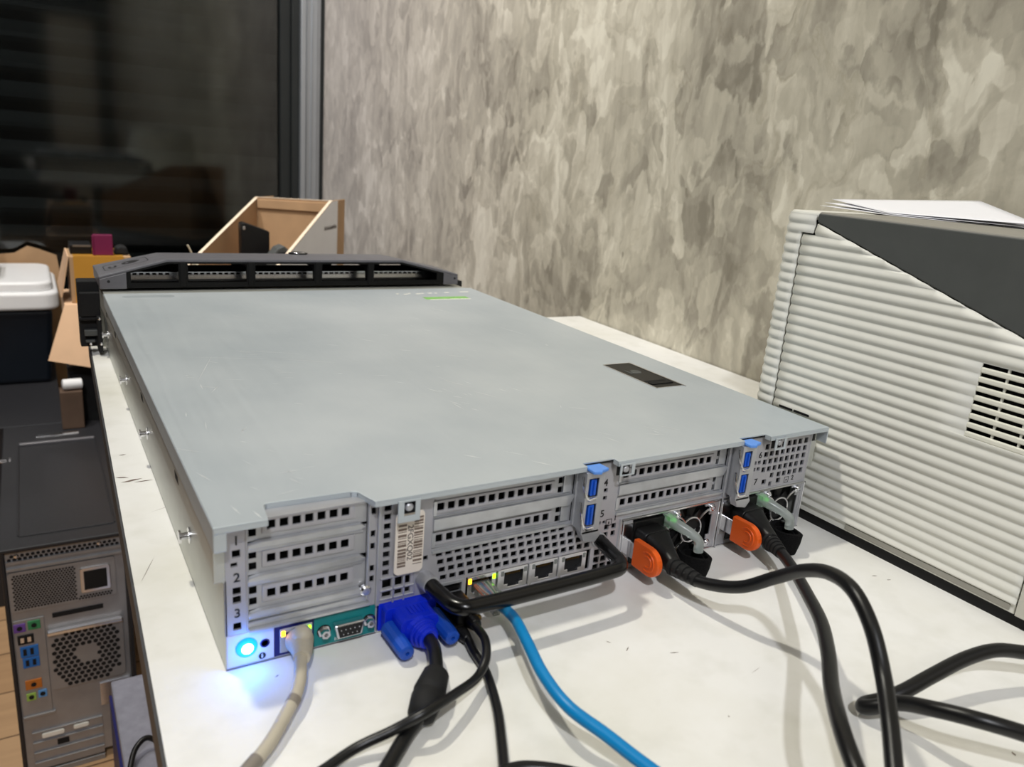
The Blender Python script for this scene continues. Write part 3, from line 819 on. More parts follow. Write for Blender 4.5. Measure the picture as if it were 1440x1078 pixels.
# power supplies ---------------------------------------------------
def psu(dx):
    f = MB(); f.plate(252.6 + dx, 344.2 + dx, .4, 39, .2, 1.6, [(263 + dx, 290 + dx, 4, 37), (300 + dx, 335 + dx, 5, 35), (297.4 + dx, 338 + dx, 12, 28), (305 + dx, 330 + dx, 3, 37)])
    o = sbuild(f, 'power_supply', STEEL, bevel=.3, seg=1)
    r_ = MB()
    r_.box(252.6 + dx, 344.2 + dx, -.6, .4, 37.8, 39); r_.box(252.6 + dx, 344.2 + dx, -.6, .4, .4, 1.4)
    r_.box(252.6 + dx, 253.8 + dx, -.6, .4, .4, 39); r_.box(343 + dx, 344.2 + dx, -.6, .4, .4, 39); r_.box(254 + dx, 262 + dx, -1.2, .4, 25, 36); r_.box(292.6 + dx, 294 + dx, -1, .4, 2, 37)
    sbuild(r_, 'rim', CHROME, o, bevel=.2, seg=1)
    sbuild(MB().box(263 + dx, 290 + dx, -1.5, 4, 5, 36), 'power_inlet', BLACK, o, bevel=.6)
    fan = MB(); cx, cz = 317.6 + dx, 20
    fan.cyl((cx, 3.6, cz), (cx, 6.8, cz), 7, 7, 24)
    for k in range(7):
        a = 2 * PI * k / 7
        pts = []
        for rr_, da in ((6.5, 0), (17.5, .18), (17.5, .62), (6.5, .5)):
            pts.append((cx + rr_ * math.cos(a + da), 4.4 + 4 * da, cz + rr_ * math.sin(a + da)))
        fan.add(pts + [(p[0], p[1] + .5, p[2]) for p in pts], [(0, 1, 2, 3), (4, 7, 6, 5), (0, 4, 5, 1), (1, 5, 6, 2), (2, 6, 7, 3), (3, 7, 4, 0)])
    sbuild(fan, 'fan', BLACK, o)
    gd = MB()
    ring = [(cx + 9.4 * math.cos(2 * PI * i / 32), -.6, cz + 9.4 * math.sin(2 * PI * i / 32)) for i in range(33)]
    gd.tube(ring, .75, 8, smooth=False)
    for sx_, sz_ in ((1, 1), (-1, 1), (1, -1), (-1, -1)):
        gd.tube([(cx + sx_ * 6.6, -.6, cz + sz_ * 6.6), (cx + sx_ * 10.4, -.6, cz + sz_ * 10.4), (cx + sx_ * 17, -.4, cz + sz_ * 13.8)], .8, 8)
    sbuild(gd, 'fan_guard', CHROME, o, smooth=True)
    hb = MB(); hb.cyl((cx, 3.5, cz), (cx, 1.4, cz), 8.4, 8.2, 24); sbuild(hb, 'hub_label', BLACKM, o)
    text('wattage_mark', '0W', 5, WHITEINK, o, (cx + 3, 1.3, cz - 3.4), RFACE, so, ext=.04)
    for (x, z_) in ((302.4, 34), (335.4, 34), (335.4, 6), (300.5, 6)):
        s_ = MB(); s_.lathe((x + dx, .2, z_), (0, -1, 0), [(0, 3), (1.4, 3), (2.3, 2.1), (2.5, 1.0), (1.6, .9)], 16)
        sbuild(s_, 'fan_screw', CHROME, o, smooth=True)
    hd = MB()
    path = spline([(294 + dx, 0, 33), (294.6 + dx, -6, 32), (297.4 + dx, -12, 30.2), (301.6 + dx, -18, 27.4), (304.4 + dx, -21.4, 23.6), (304.8 + dx, -22.4, 16)], 8)
    def hr(t): return 4.6 - 1.3 * min(1, t * 1.6)
    hd.tube(path, hr, 12, smooth=False)
    hd.prism([(290.4, 28.5), (296.5, 28.5), (296.5, 36.5), (290.4, 36.5)], 'y', -6, 0)
    for i in range(len(hd.v) - 8, len(hd.v)): hd.v[i] = (hd.v[i][0] + dx, hd.v[i][1], hd.v[i][2])
    tag(sbuild(hd, 'psu_handle', PSUH, o, smooth=True, angle=50), 'translucent greenish hooked handle')
    sbuild(MB().lathe((294 + dx, -1.5, 34), (0, -1, 0), [(0, 1.6), (6, 1.5), (6.6, .8)], 14), 'status_light', LEDPG, o, smooth=True)
    # steel clip and orange tab that hold the plug
    cp = MB(); cp.box(257.6 + dx, 259 + dx, -11, 1, 13.5, 25); cp.box(255 + dx, 263 + dx, -.6, .4, 10, 27)
    sbuild(cp, 'plug_clip', CHROME, o, bevel=.2, seg=1)
    ot = MB()
    prof = [(-9, 9.5)] + [(-24 - 10.5 * math.sin(PI * i / 12), 19.2 - 9.9 * math.cos(PI * i / 12)) for i in range(13)] + [(-9, 28.8)]
    ot.prism(prof, 'x', 257.2 + dx, 261.6 + dx)
    oto = sbuild(ot, 'clip_tab', ORANGE, o, bevel=.9, seg=3)
    og = MB()
    for rr_ in (6.6, 3.8):
        og.tube([(257.1 + dx, -24 - rr_ * math.sin(PI * i / 14 - .35), 19.2 - rr_ * math.cos(PI * i / 14 - .35)) for i in range(20)], .55, 8, smooth=False)
    sbuild(og, 'grip_ring', ORANGE, oto, smooth=True)
    return o
psu(0)
psu(92)
sbuild(MB().box(434, 436.5, 0, 60, 0, 38), 'psu_side', STEEL)

# left rack ear ------------------------------------------------------
ear = MB()
ear.box(-27.4, -5.4, 654, 676, 9, 86.2); ear.box(-26, -5.4, 647, 656, 46, 74); ear.box(-10, -5.4, 640, 674, 4, 47)
ear.box(-27.4, -8, 648, 656, 41, 45)
eo = sbuild(ear, 'rack_ear', BLACKM, bevel=1)
sbuild(MB().box(-23.4, -9.6, 647, 656, 23, 30).box(-22.4, -12.6, 647.5, 654, 15, 18), 'ear_lever', DGREY, eo, bevel=.8)
for (x, z_) in ((-17.6, 14), (-7.4, 45), (-7, 15)):
    sbuild(MB().lathe((x, 647 if x < -10 else 640, z_), (0, -1, 0), [(0, 2), (1.4, 1.8), (2, 1)], 12), 'ear_screw', CHROME, eo, smooth=True)
e2 = MB(); e2.box(439.5, 462, 640, 664, 8, 84)
sbuild(e2, 'rack_ear', BLACKM, bevel=1)

# ------------------------------------------------------------------ velcro straps hanging on the handles
def strap(dx, label):
    c = Vector((299.5 + dx, -22.5, 10.2))
    s_ = MB()
    n = 28
    ax = Vector((.16, -.1, 1)).normalized(); a = ax.orthogonal().normalized(); b_ = ax.cross(a)
    vs = []; fs = []
    for i in range(n):
        q = 2 * PI * i / n
        wob = 1 + .05 * math.sin(3 * q + 1)
        for rr_, h in ((11.8 * wob, -8.8), (12.3 * wob, 0), (11.8 * wob, 7.0), (9 * wob, 7.0), (8.8 * wob, -8.8)):
            vs.append(c + (a * math.cos(q) + b_ * math.sin(q)) * rr_ + ax * (h + .6 * math.sin(2 * q)))
    for i in range(n):
        for k in range(5):
            fs.append((i * 5 + k, ((i + 1) % n) * 5 + k, ((i + 1) % n) * 5 + (k + 1) % 5, i * 5 + (k + 1) % 5))
    s_.add(vs, fs)
    o = s_.build('velcro_strap', VELCRO, None, smooth=True, off=(c.x, c.y, 0))
    o.location = (c.x * .001, c.y * .001, 0)
    tag(o, label, 'strap', 'black straps on the power supply handles')
    # inner turns of the rolled strap
    i_ = MB(); i_.lathe(c - ax * 8.4, ax, [(0, 8), (12.5, 8.2), (13.2, 7.6), (13.2, 6.6), (7, 6.4)], 24)
    i_.build('inner_turn', VELCRO, o, smooth=True, off=(c.x, c.y, 0))
strap(0, 'black velcro strap rolled on the handle of power supply 1, left of the pair')
strap(92, 'black velcro strap rolled on the handle of power supply 2, next to the beige printer')

# ------------------------------------------------------------------ bezel lying face up on the front edge
bz = empty('server_bezel', (214, 645, 86), 'black and grey slatted front bezel lying face up on the far end of the server', 'bezel')
bo_ = (214, 645, 86)
B0, B1 = 601, 688
def top_z(x, y):
    c = .55 if True else 0
    base = 100.6; hi = 119.6
    if x < 62: t = (x + 8) / 70
    elif x > 350: t = (434 - x) / 84
    else: t = 1
    t = max(0, min(1, t))
    return base + (hi - base) * t - 5 * ((y - B0) / 87) ** 2 * (.3 + .7 * t)
shell = MB()
xs = [-8, 24, 62, 120, 206, 290, 350, 400, 434]
ys = [B0, B0 + 20, B0 + 45, B0 + 70, B1]
nx = len(xs)
for dz in (0, -3.2):
    shell.v += [(x, y, top_z(x, y) + dz) for y in ys for x in xs]
M_ = nx * len(ys)
for j in range(len(ys) - 1):
    for i in range(nx - 1):
        a = j * nx + i
        shell.f += [(a, a + 1, a + 1 + nx, a + nx), (M_ + a, M_ + a + nx, M_ + a + 1 + nx, M_ + a + 1)]; shell.mi += [0, 0]
def edge(idx):
    for p, q in zip(idx, idx[1:]):
        shell.f.append((p, M_ + p, M_ + q, q)); shell.mi.append(0)
edge(list(range(nx))); edge(list(range((len(ys) - 1) * nx, len(ys) * nx))); edge([j * nx for j in range(len(ys))]); edge([j * nx + nx - 1 for j in range(len(ys))])
shell.build('front_shell', GREYP, bz, off=bo_, bevel=.8, seg=2)
# long near and far walls with openings between ribs
def sidewall(y0, y1, name, slots):
    w = MB()
    prof = [(-7.4, 86.5), (20, 86.5)]
    def zt(x): return top_z(x, y0) - 3
    cuts = sorted(set([20.0, 62.0, 350.0, 412.0] + [s for q in slots for s in (q[0], q[1])]))
    for xa, xb in zip(cuts, cuts[1:]):
        mid = (xa + xb) / 2
        hit = [q for q in slots if q[0] <= mid <= q[1]]
        za, zb = zt(xa), zt(xb)
        if not hit:
            w.prism([(xa, 87), (xb, 87), (xb, zb), (xa, za)], 'y', y0, y1)
        else:
            lo, hi = hit[0][2], hit[0][3]
            w.prism([(xa, 87), (xb, 87), (xb, lo), (xa, lo)], 'y', y0, y1)
            ha, hb = min(za - 2.2, hi), min(zb - 2.2, hi)
            if ha < za and hb < zb: w.prism([(xa, max(ha, lo)), (xb, max(hb, lo)), (xb, zb), (xa, za)], 'y', y0, y1)
    w.build(name, BZB, bz, off=bo_)
near = [(24, 62, 93, 114), (62, 74, 93, 114.5), (84, 150, 93, 114.5), (160, 232, 93, 114.5), (242, 302, 93, 114.5), (311, 350, 93, 114.5), (350, 402, 93, 114.5)]
BZB = mat('bezel_black', (6, 6, 7), .6, 0, .1, 60, spec=.3)
sidewall(B0, B0 + 3, 'near_wall', near)
far = [(30, 52, 101, 106), (86, 150, 99.5, 106), (172, 262, 99.5, 106), (282, 340, 99.5, 106), (352, 385, 99.5, 104)]
sidewall(B1 - 3, B1, 'far_wall', far)
for x in (78.5, 154.8, 236.6, 306.2):
    rb_ = MB(); rb_.prism([(B0 - 1.2, 88), (B0 - 1.2, 116.5), (B1 - 4, 112), (B1 - 4, 108), (B0 + 14, 108), (B0 + 10, 88)], 'x', x - 3.4, x + 3.4)
    rb_.build('rib', BZB, bz, off=bo_, bevel=.8)
for xa, xb, in ((-7.6, 19.5), (412, 433.6)):
    eb = MB(); eb.prism([(xa, 86.6), (xb, 86.6), (xb, top_z(xb, B0) - 3.1), (xa, top_z(xa, B0) - 3.1)], 'y', B0 - 1, B1 - 1)
    e_ = eb.build('end_block', GREYP, bz, off=bo_, bevel=.6)
    xm = xa + 9 if xa < 0 else xb - 5
    MB().cyl((xm, B0 - 1.2, 95), (xm, B0 + .5, 95), 1.6, 1.6, 14).build('peg_hole', INK, e_, off=bo_)
# perforated silver liner inside
ln_ = MB()
ph = []
for s0, s1 in ((26, 74), (86, 150), (162, 232), (246, 300), (315, 395)):
    n = int((s1 - s0) / 7)
    for i in range(n):
        ph.append((s0 + 3 + i * 7, s0 + 7.5 + i * 7, 96.2, 98.6))
ln_.plate(24, 404, 88, 99.6, B0 + 34, B0 + 35, ph)
ln_.box(24, 404, B0 + 20, B0 + 34, 92.6, 93.4)
ln_.build('perforated_liner', CHROME, bz, off=bo_)
MB().box(20, 410, B0 + 3, B1 - 4, 87, 88).build('back_plate', BZB, bz, off=bo_)
# lock symbols and badge
lk = MB()
def on_top(poly, zoff=.25):
    lk.add([(x, y, top_z(x, y) + zoff) for x, y in poly] + [(x, y, top_z(x, y) + zoff - .2) for x, y in poly],
           [tuple(range(len(poly))), tuple(range(len(poly), 2 * len(poly)))[::-1]])
outl = rr(0, 46, B0 + 22, B0 + 60, 6)
for i in range(len(outl)):
    p, q = outl[i], outl[(i + 1) % len(outl)]
    d = Vector((q[0] - p[0], q[1] - p[1])); 
    if d.length < 1e-6: continue
    n_ = Vector((-d.y, d.x)).normalized() * .8
    on_top([(p[0], p[1]), (q[0], q[1]), (q[0] + n_.x, q[1] + n_.y), (p[0] + n_.x, p[1] + n_.y)])
def blob(cx, cy, rx, ry, a0=0, a1=360, w=2.4):
    n = 14
    for i in range(n):
        t0 = math.radians(a0 + (a1 - a0) * i / n); t1 = math.radians(a0 + (a1 - a0) * (i + 1) / n)
        on_top([(cx + rx * math.cos(t0), cy + ry * math.sin(t0)), (cx + rx * math.cos(t1), cy + ry * math.sin(t1)),
                (cx + (rx - w) * math.cos(t1), cy + (ry - w) * math.sin(t1)), (cx + (rx - w) * math.cos(t0), cy + (ry - w) * math.sin(t0))])
blob(9, B0 + 38, 4.5, 9, 130, 400, 2.6)
blob(28, B0 + 44, 9, 10, 0, 360, 3.5); on_top([(24, B0 + 36), (37, B0 + 40), (38, B0 + 46), (27, B0 + 48)])
lk.build('lock_symbol', INK, bz, off=bo_)
bd = MB(); bd.lathe((232, B1 - 16, 116.6), (0, .05, 1), [(0, 12.5), (1.6, 12), (2.0, 10)], 28)
bdo = bd.build('badge', BLACK, bz, off=bo_, smooth=True)
bb = MB(); bb.lathe((232, B1 - 16, 118.3), (0, .05, 1), [(0, 10), (.7, 9.4)], 28)
for v in (): pass
bb.build('badge_disc', CHROME, bdo, off=bo_, smooth=True)

# ------------------------------------------------------------------ cables
def cable_thing(name, pts, label, group=None, cat='cable'):
    return empty(name, pts, label, cat, group)
# beige patch lead in the management port
P = [(37, 6, 9.6), (36, -3, 10.4), (33.6, -15, 12), (31.4, -23, 12.4), (26, -38, 9.6), (15, -53, 6.4), (4, -66, 5), (-6, -75, 4.2), (-20, -87, 3.4), (-40, -104, 3.3)]
c1 = cable_thing('patch_cable', P[0], 'beige patch cable plugged into the port beside the blue lamp', None)
MB().tube(P[2:], 3.1, 16).build('cord', BEIGE, c1, smooth=True, off=P[0])
pg = MB(); pg.box(31, 42.6, -3, 8, 6.2, 13.2)
pg.build('plug', CLEAR, c1, bevel=.5, off=P[0])
bt = MB()
pp = spline([(36.8, -2.6, 9.8), (36, -8, 11), (34.4, -15, 11.9), (32.4, -21.5, 12.4)], 6)
bt.tube(pp, lambda t: 7.4 - 3.4 * t + .25 * math.sin(t * 40), 18, smooth=False)
bt.lathe((37, -3.5, 14.4), (0, -.9, .3), [(0, 4.6), (3, 5.4), (7, 4.4), (9, 1.5)], 16)
bt.build('boot', BEIGE, c1, smooth=True, off=P[0], angle=60)
SHR = mat('grey_shrink', (132, 124, 114), .55, 0, .1, 60)
bl = MB(); bl.tube([(22.5, -44, 8.4), (19.8, -47, 7.6)], 3.25, 16, smooth=False); bl.build('heat_shrink', SHR, c1, smooth=True, off=P[0])
bl = MB(); bl.tube([(-2, -71.6, 4.8), (-30, -96, 3.4)], 3.3, 16, smooth=False)
bl.build('heat_shrink', SHR, c1, smooth=True, off=P[0])

# monitor lead: blue plug, two thumb screws, ferrite bead
P = [(98.5, -2, 9), (99.6, -28, 9.6), (98.6, -37, 10.6), (94.6, -48, 12), (88, -62, 12), (77, -76, 9.4), (61, -88, 6.6), (46, -101, 4.6), (28, -116, 3.6), (8, -132, 3.6)]
c2 = cable_thing('monitor_cable', P[0], 'black monitor cable with a blue thumbscrew plug and a ferrite bead', None)
MB().tube(P[1:], 3.6, 16).build('cord', CABLE, c2, smooth=True, off=P[0])
vp = MB(); vp.prism(rr(83.4, 114.6, 1.2, 18.2, 3), 'y', -6.5, -.6)
vp.prism(rr(87.5, 110, 1.6, 18, 4), 'y', -20, -5); 
k0 = len(vp.v)
vp.lathe((98.6, -19, 9.4), (.12, -1, .02), [(0, 9.4), (3, 8), (3.4, 8.6), (4.6, 8.4), (5, 7.0), (6, 6.8), (6.4, 7.4), (7.4, 7.2), (7.8, 6), (9, 5.8), (9.4, 6.4), (10.4, 6), (11, 5)], 20)
vpo = vp.build('plug', BLUE, c2, bevel=.8, seg=2, off=P[0])
ri = MB()
for i in range(5): ri.box(95 + i * 2.2, 96 + i * 2.2, -15.6, -8, 17.9, 18.5)
ri.build('grip_rib', BLUE, vpo, off=P[0])
for (x, z_, y1) in ((85.6, 6.8, -27), (112.6, 8.6, -26)):
    ts = MB(); ts.lathe((x, -5.5, z_), (0, -1, 0), [(0, 3.2), (2, 3.4), (2.4, 5.0), (24, 4.6), (27, 4.2), (27.6, 3), (27.6, 1.2), (26, 1)], 12)
    ts.build('thumb_screw', BLUED, c2, smooth=True, off=P[0], angle=25)
fb = MB()
d = Vector((70, -83, 9)) - Vector((89.4, -60, 12)); L_ = d.length
fb.lathe(Vector((89.4, -60, 12)), d, [(0, 5), (1.2, 6.8), (L_ * .42, 8.1), (L_ * .46, 8.1), (L_ * .48, 7.4), (L_ * .56, 7.4), (L_ * .6, 8.0), (L_ * .92, 6.8), (L_, 4)], 22)
fb.build('ferrite_bead', BLACKM, c2, smooth=True, off=P[0], angle=50)

# thin black usb lead looping to the left, and its neighbour running down
P = [(129.5, -4, 10), (129.5, -24, 11), (127, -32, 12), (124, -48, 14), (118, -60, 12), (110, -67, 9), (90, -80, 14), (70, -89, 17), (55, -87, 11), (38, -85, 6), (22, -89, 4), (0, -96, 3), (-20, -108, 3)]
c3 = cable_thing('usb_cable', P[0], 'thin black usb cable looping left across the ferrite bead', None)
MB().tube(P[1:], 2.4, 14).build('cord', CABLE, c3, smooth=True, off=P[0])
u1 = MB(); u1.box(119.6, 134, -24, -.6, 5.2, 16.2); u1.lathe((128.6, -23, 10.6), (-.1, -1, .1), [(0, 5), (4, 4.4), (9, 3.2)], 14)
u1.build('plug', BLACK, c3, bevel=1.4, seg=3, off=P[0])
gs = MB(); gs.lathe((130.5, -25.5, 12.5), (0, -1, .1), [(0, 3), (1.6, 3), (2.2, 2)], 12)
gs.build('brass_screw', GOLD, c3, smooth=True, off=P[0])
P = [(118.5, -2, 5.4), (121.5, -22, 5.6), (122.4, -32, 5.2), (121, -42, 4), (119.4, -58, 3), (111, -85, 2.6), (101, -107, 2.6), (92, -125, 2.6), (84, -140, 2.6)]
c4 = cable_thing('usb_cable', P[0], 'black cable running straight from beneath the blue plug towards the viewer', None)
MB().tube(P[1:], 2.5, 14).build('cord', CABLE, c4, smooth=True, off=P[0])
u2 = MB(); u2.box(115.8, 124.6, -25, -.6, 1.0, 5.0); u2.box(116.5, 124, -25, -1, 1, 9.4); u2.lathe((122, -24.5, 5.2), (0, -1, 0), [(0, 4.2), (4, 3.8), (9, 2.6)], 12)
u2.build('plug', BLACK, c4, bevel=.8, off=P[0])

# blue patch lead in the first of the four ports
P = [(148, 3, 14), (148.5, -14, 13.5), (149, -23, 14), (146.4, -41, 17), (138, -67, 21), (130, -96, 22), (129, -119, 21), (137, -137, 17), (144, -153, 13), (153, -172, 9), (166, -196, 5)]
c5 = cable_thing('patch_cable', P[0], 'bright blue patch cable with a clear plug below the black bar', None)
MB().tube(P[2:], 3.1, 16).build('cord', BLUECAB, c5, smooth=True, off=P[0])
cpg = MB(); cpg.box(142.6, 154.2, -22, 3, 10, 17); cpg.prism([(-4, 10), (-16, 8.4), (-20, 5.8), (-19, 5.2), (-3, 8.2)], 'x', 146, 150.5)
cpo = cpg.build('plug', CLEAR, c5, bevel=.5, off=P[0])
for i, m_ in enumerate((ORANGE, WHITEINK, BLUECAB, MBLUE, mat('pink_wire', (226, 140, 150), .5), WHITEINK, GREENP, IVORY)):
    w = MB(); w.tube([(144.2 + i * 1.2, 1, 15.2), (145 + i * 1.0, -8, 14.6), (147 + i * .45, -17, 14), (148 + i * .25, -23, 14)], .5, 6)
    w.build('wire', m_, cpo, smooth=True, off=P[0])
MB().lathe((149, -21.5, 13.9), (-.1, -1, .12), [(0, 4.2), (2.5, 4.3), (3.4, 3.6), (3.5, 3.1)], 18).build('collar', CLEAR, c5, smooth=True, off=P[0])

# the two mains leads
def mains(name, pts, dx, label):
    o_ = empty(name, pts[0], label, 'power cord', 'black power cords of the two power supplies')
    of = pts[0]
    MB().tube(pts, 3.8, 18).build('cord', CABLE, o_, smooth=True, off=of)
    pl_ = MB()
    pl_.prism(rr(263.6 + dx, 286.4 + dx, 8, 32, 4), 'y', -12, -1.7)
    k = len(pl_.v)
    # shoulder tapering to the strain relief
    a = rr(264.2 + dx, 286 + dx, 8.6, 31.6, 5); b_ = rr(268 + dx, 280 + dx, 12, 26, 5); c_ = rr(266.6 + dx, 277 + dx, 12, 23.6, 4.8)
    n = len(a)
    pl_.add([(p[0], -12, p[1]) for p in a] + [(p[0], -27, p[1]) for p in b_] + [(p[0], -35, p[1]) for p in c_],
            [(i, (i + 1) % n, n + (i + 1) % n, n + i) for i in range(n)] + [(n + i, n + (i + 1) % n, 2 * n + (i + 1) % n, 2 * n + i) for i in range(n)] + [tuple(range(n))[::-1], tuple(range(2 * n, 3 * n))])
    pl_.build('plug', BLACK, o_, bevel=.5, off=of, smooth=True, angle=40)
    sr_ = MB()
    p0 = Vector((271.5 + dx, -33, 18)); 
    d_ = Vector(pts[1]) - p0; q_ = d_.length
    prof = []
    nn = 5
    for i in range(nn):
        r_ = 6.2 - 1.9 * i / nn
        prof += [(q_ * i / nn, r_), (q_ * (i + .55) / nn, r_ - .2), (q_ * (i + .6) / nn, r_ - 1.3), (q_ * (i + .97) / nn, r_ - 1.4)]
    sr_.lathe(p0, d_, prof, 18)
    sr_.build('strain_relief', BLACKM, o_, smooth=True, off=of, angle=30)
    return o_
mains('power_cord', [(269.5, -37, 17.6), (271.6, -57.9, 20), (276.1, -84.1, 30), (281.8, -102.7, 45), (279.5, -121.2, 60), (273.5, -139.7, 70), (263.3, -161.1, 74), (256.4, -177.7, 66), (247.6, -193.4, 52), (231.8, -209.7, 43), (218.2, -222.7, 35), (205, -236, 25), (180, -262, 8), (150, -290, 4)], 0,
      'black power cord arching high from the left power supply beside the bar')
mains('power_cord', [(363, -37, 17.2), (356.4, -50, 17.6), (344.7, -66.8, 20), (313.7, -103.5, 27), (286.5, -133.6, 33), (259, -158.5, 37), (232.4, -180.2, 40), (207, -204, 44), (195.2, -219.9, 42), (188, -236, 34), (178, -262, 18), (170, -300, 4)], 92,
      'black power cord from the right power supply beside the printer, passing under the arched one')
# hairpin of spare cable at the right
P = [(470, -242, 4), (440, -222, 12), (409, -205.5, 20), (388.6, -192.2, 22), (371.2, -185.3, 24), (351.5, -180.9, 22), (324.8, -178, 17), (304.5, -175.6, 12), (293.1, -171.8, 8), (284.6, -168.8, 6.4), (280.4, -170.4, 7), (281.4, -175, 10), (286.9, -182.4, 16), (287.6, -202.1, 26), (293.6, -218.4, 30), (306.9, -231.4, 28), (330.3, -247.1, 20), (360, -262, 8), (400, -280, 4)]
c8 = empty('power_cord', P[0], 'thick black cord folded into a hairpin at the right of the bench', 'power cord')
MB().tube(P, 3.9, 18).build('cord', CABLE, c8, smooth=True, off=P[0])
P = [(70, -150, 3.2), (80, -132, 3.2), (89, -124.5, 3.4), (99, -124.6, 3.4), (108, -128.6, 3.2), (120, -138, 3.2), (140, -160, 3.2)]
c9 = empty('power_cord', P[0], 'black cord just peeking up at the bottom edge of the picture', 'power cord')
MB().tube(P, 3.0, 14).build('cord', CABLE, c9, smooth=True, off=P[0])

# ------------------------------------------------------------------ the printer
ux, uy = .01571, -.99988
def PW(s, n, z): return (448.6 + ux * s - uy * n, 71.7 + uy * s + ux * n, z)
po = (600, -80, 0)
prn = empty('laser_printer', po, 'beige laser printer with horizontally ribbed side and dark grey top, right of the server', 'printer')
PITCH = 7.85; AMP = 1.3
def rib(z):
    t = (z - 20) / PITCH
    t -= math.floor(t)
    if t < .4: h = .5 - .5 * math.cos(PI * t / .4)
    else: h = .5 + .5 * math.cos(PI * (t - .4) / .6)
    return AMP * (h - 1)
def zrows(a, b):
    st = PITCH / 10
    k0 = math.ceil((a - 20) / st + .25); k1 = math.floor((b - 20) / st - .25)
    return [a] + [20 + k * st for k in range(k0, k1 + 1)] + [b]
V0, V1 = 110.8, 160.8
def sl(z):
    if z > 224.4: return 28.0
    return 19.6 + (z - 9) * (-2.6 / 215)
def sr(z): return 229.0 if z < 170.6 else max(29, 29 + (233.4 - z) / .319)
# build the side panel in three bands so the vent stays open
side = MB()
def band(z0, z1, cols):
    rows = zrows(z0, z1)
    for a, b in zip(rows, rows[1:]):
        for ca, cb in cols:
            l0, l1 = ca(a), ca(b); r0, r1 = cb(a), cb(b)
            if r0 - l0 < .01 and r1 - l1 < .01: continue
            side.add([PW(l0, -rib(a), a), PW(max(r0, l0), -rib(a), a), PW(max(r1, l1), -rib(b), b), PW(l1, -rib(b), b)], [(0, 1, 2, 3)])
def cut(x): return lambda z: max(sl(z), min(x, sr(z)))
gx = [0, 30, 50, 70, 90, 110, 130, 150, 172, 224, 400]
cols = [(cut(p), cut(q)) for p, q in zip(gx, gx[1:])]
band(15.2, V0, cols)
band(V0, V1, [c for c, g in zip(cols, gx) if g != 172])
band(V1, 170.6, cols)
band(170.6, 224.4, cols)
band(224.4, 233, [(lambda z: 28.4, sr)])
def finish_ribbed(mb, name):
    o = mb.build(name, PRN, prn, off=po)
    bm = bmesh.new(); bm.from_mesh(o.data); bmesh.ops.remove_doubles(bm, verts=bm.verts, dist=2e-6)
    bmesh.ops.recalc_face_normals(bm, faces=bm.faces)
    for f in bm.faces: f.smooth = True
    bm.to_mesh(o.data); bm.free()
    s_ = o.modifiers.new('thick', 'SOLIDIFY'); s_.thickness = .002; s_.offset = 0
    return o
finish_ribbed(side, 'side_panel')
# smooth lower skirt of the panel
MB().add_ = None
sk_ = MB()
def pbox(mb, s0, s1, n0, n1, z0, z1):
    vs = [PW(s, n, z) for s in (s0, s1) for n in (n0, n1) for z in (z0, z1)]
    mb.add(vs, [(0, 1, 3, 2), (4, 6, 7, 5), (0, 4, 5, 1), (2, 3, 7, 6), (0, 2, 6, 4), (1, 5, 7, 3)])
    return mb
pbox(sk_, 20, 229, .4, 4, 8.8, 15.4)
sk_.build('skirt', PRN, prn, bevel=.4, off=po)
pbox(MB(), 104, 226, -.5, 1, 10.2, 14.6).build('skirt_recess', PRNG, prn, bevel=.3, off=po)
# rear corner block, ribbed around its rounded edge
rc = MB()
prof = [(-6, 300), (-6, 24), (-5.2, 13), (-3.2, 6.4), (.6, 2.2), (5, .4), (11, 0), (18.6, 0)]
prof2 = prof[:-1] + [(26.4, 0)]
def rear_rows(z0, z1, pf):
    rows = zrows(z0, z1)
    n = len(pf)
    for a, b in zip(rows, rows[1:]):
        def pt(i, z):
            s, nn = pf[i]
            if i == n - 1 and s < 20: s = 19.6 + (z - 9) * (-2.6 / 215) - 1.7
            k = rib(z)
            if i == 0 or i == 1: return PW(s - k * -1 * -1 if False else s - k, nn, z)
            if i in (2, 3, 4): return PW(s - k * .5, nn - k * .6, z)
            return PW(s, nn - k, z)
        for i in range(n - 1):
            rc.add([pt(i, a), pt(i + 1, a), pt(i + 1, b), pt(i, b)], [(0, 1, 2, 3)])
rear_rows(9, 226, prof)
rear_rows(226, 240, prof2)
finish_ribbed(rc, 'rear_cover')
# front section beyond the seam
fc = MB()
def fband(z0, z1):
    rows = zrows(z0, z1)
    for a, b in zip(rows, rows[1:]):
        fc.add([PW(230.2, -rib(a) * (a > 40), a), PW(330, -rib(a) * (a > 40), a), PW(330, -rib(b) * (b > 40), b), PW(230.2, -rib(b) * (b > 40), b)], [(0, 1, 2, 3)])
fband(9, 168)
finish_ribbed(fc, 'front_cover')
# dark core seen in the seams and the vent
pbox(MB(), -2, 326, 7.5, 284, 9, 238).build('inner_frame', DARK, prn, off=po)
pbox(MB(), 4, 322, 3.2, 280, 0, 8.8).build('base', BLACKM, prn, off=po)
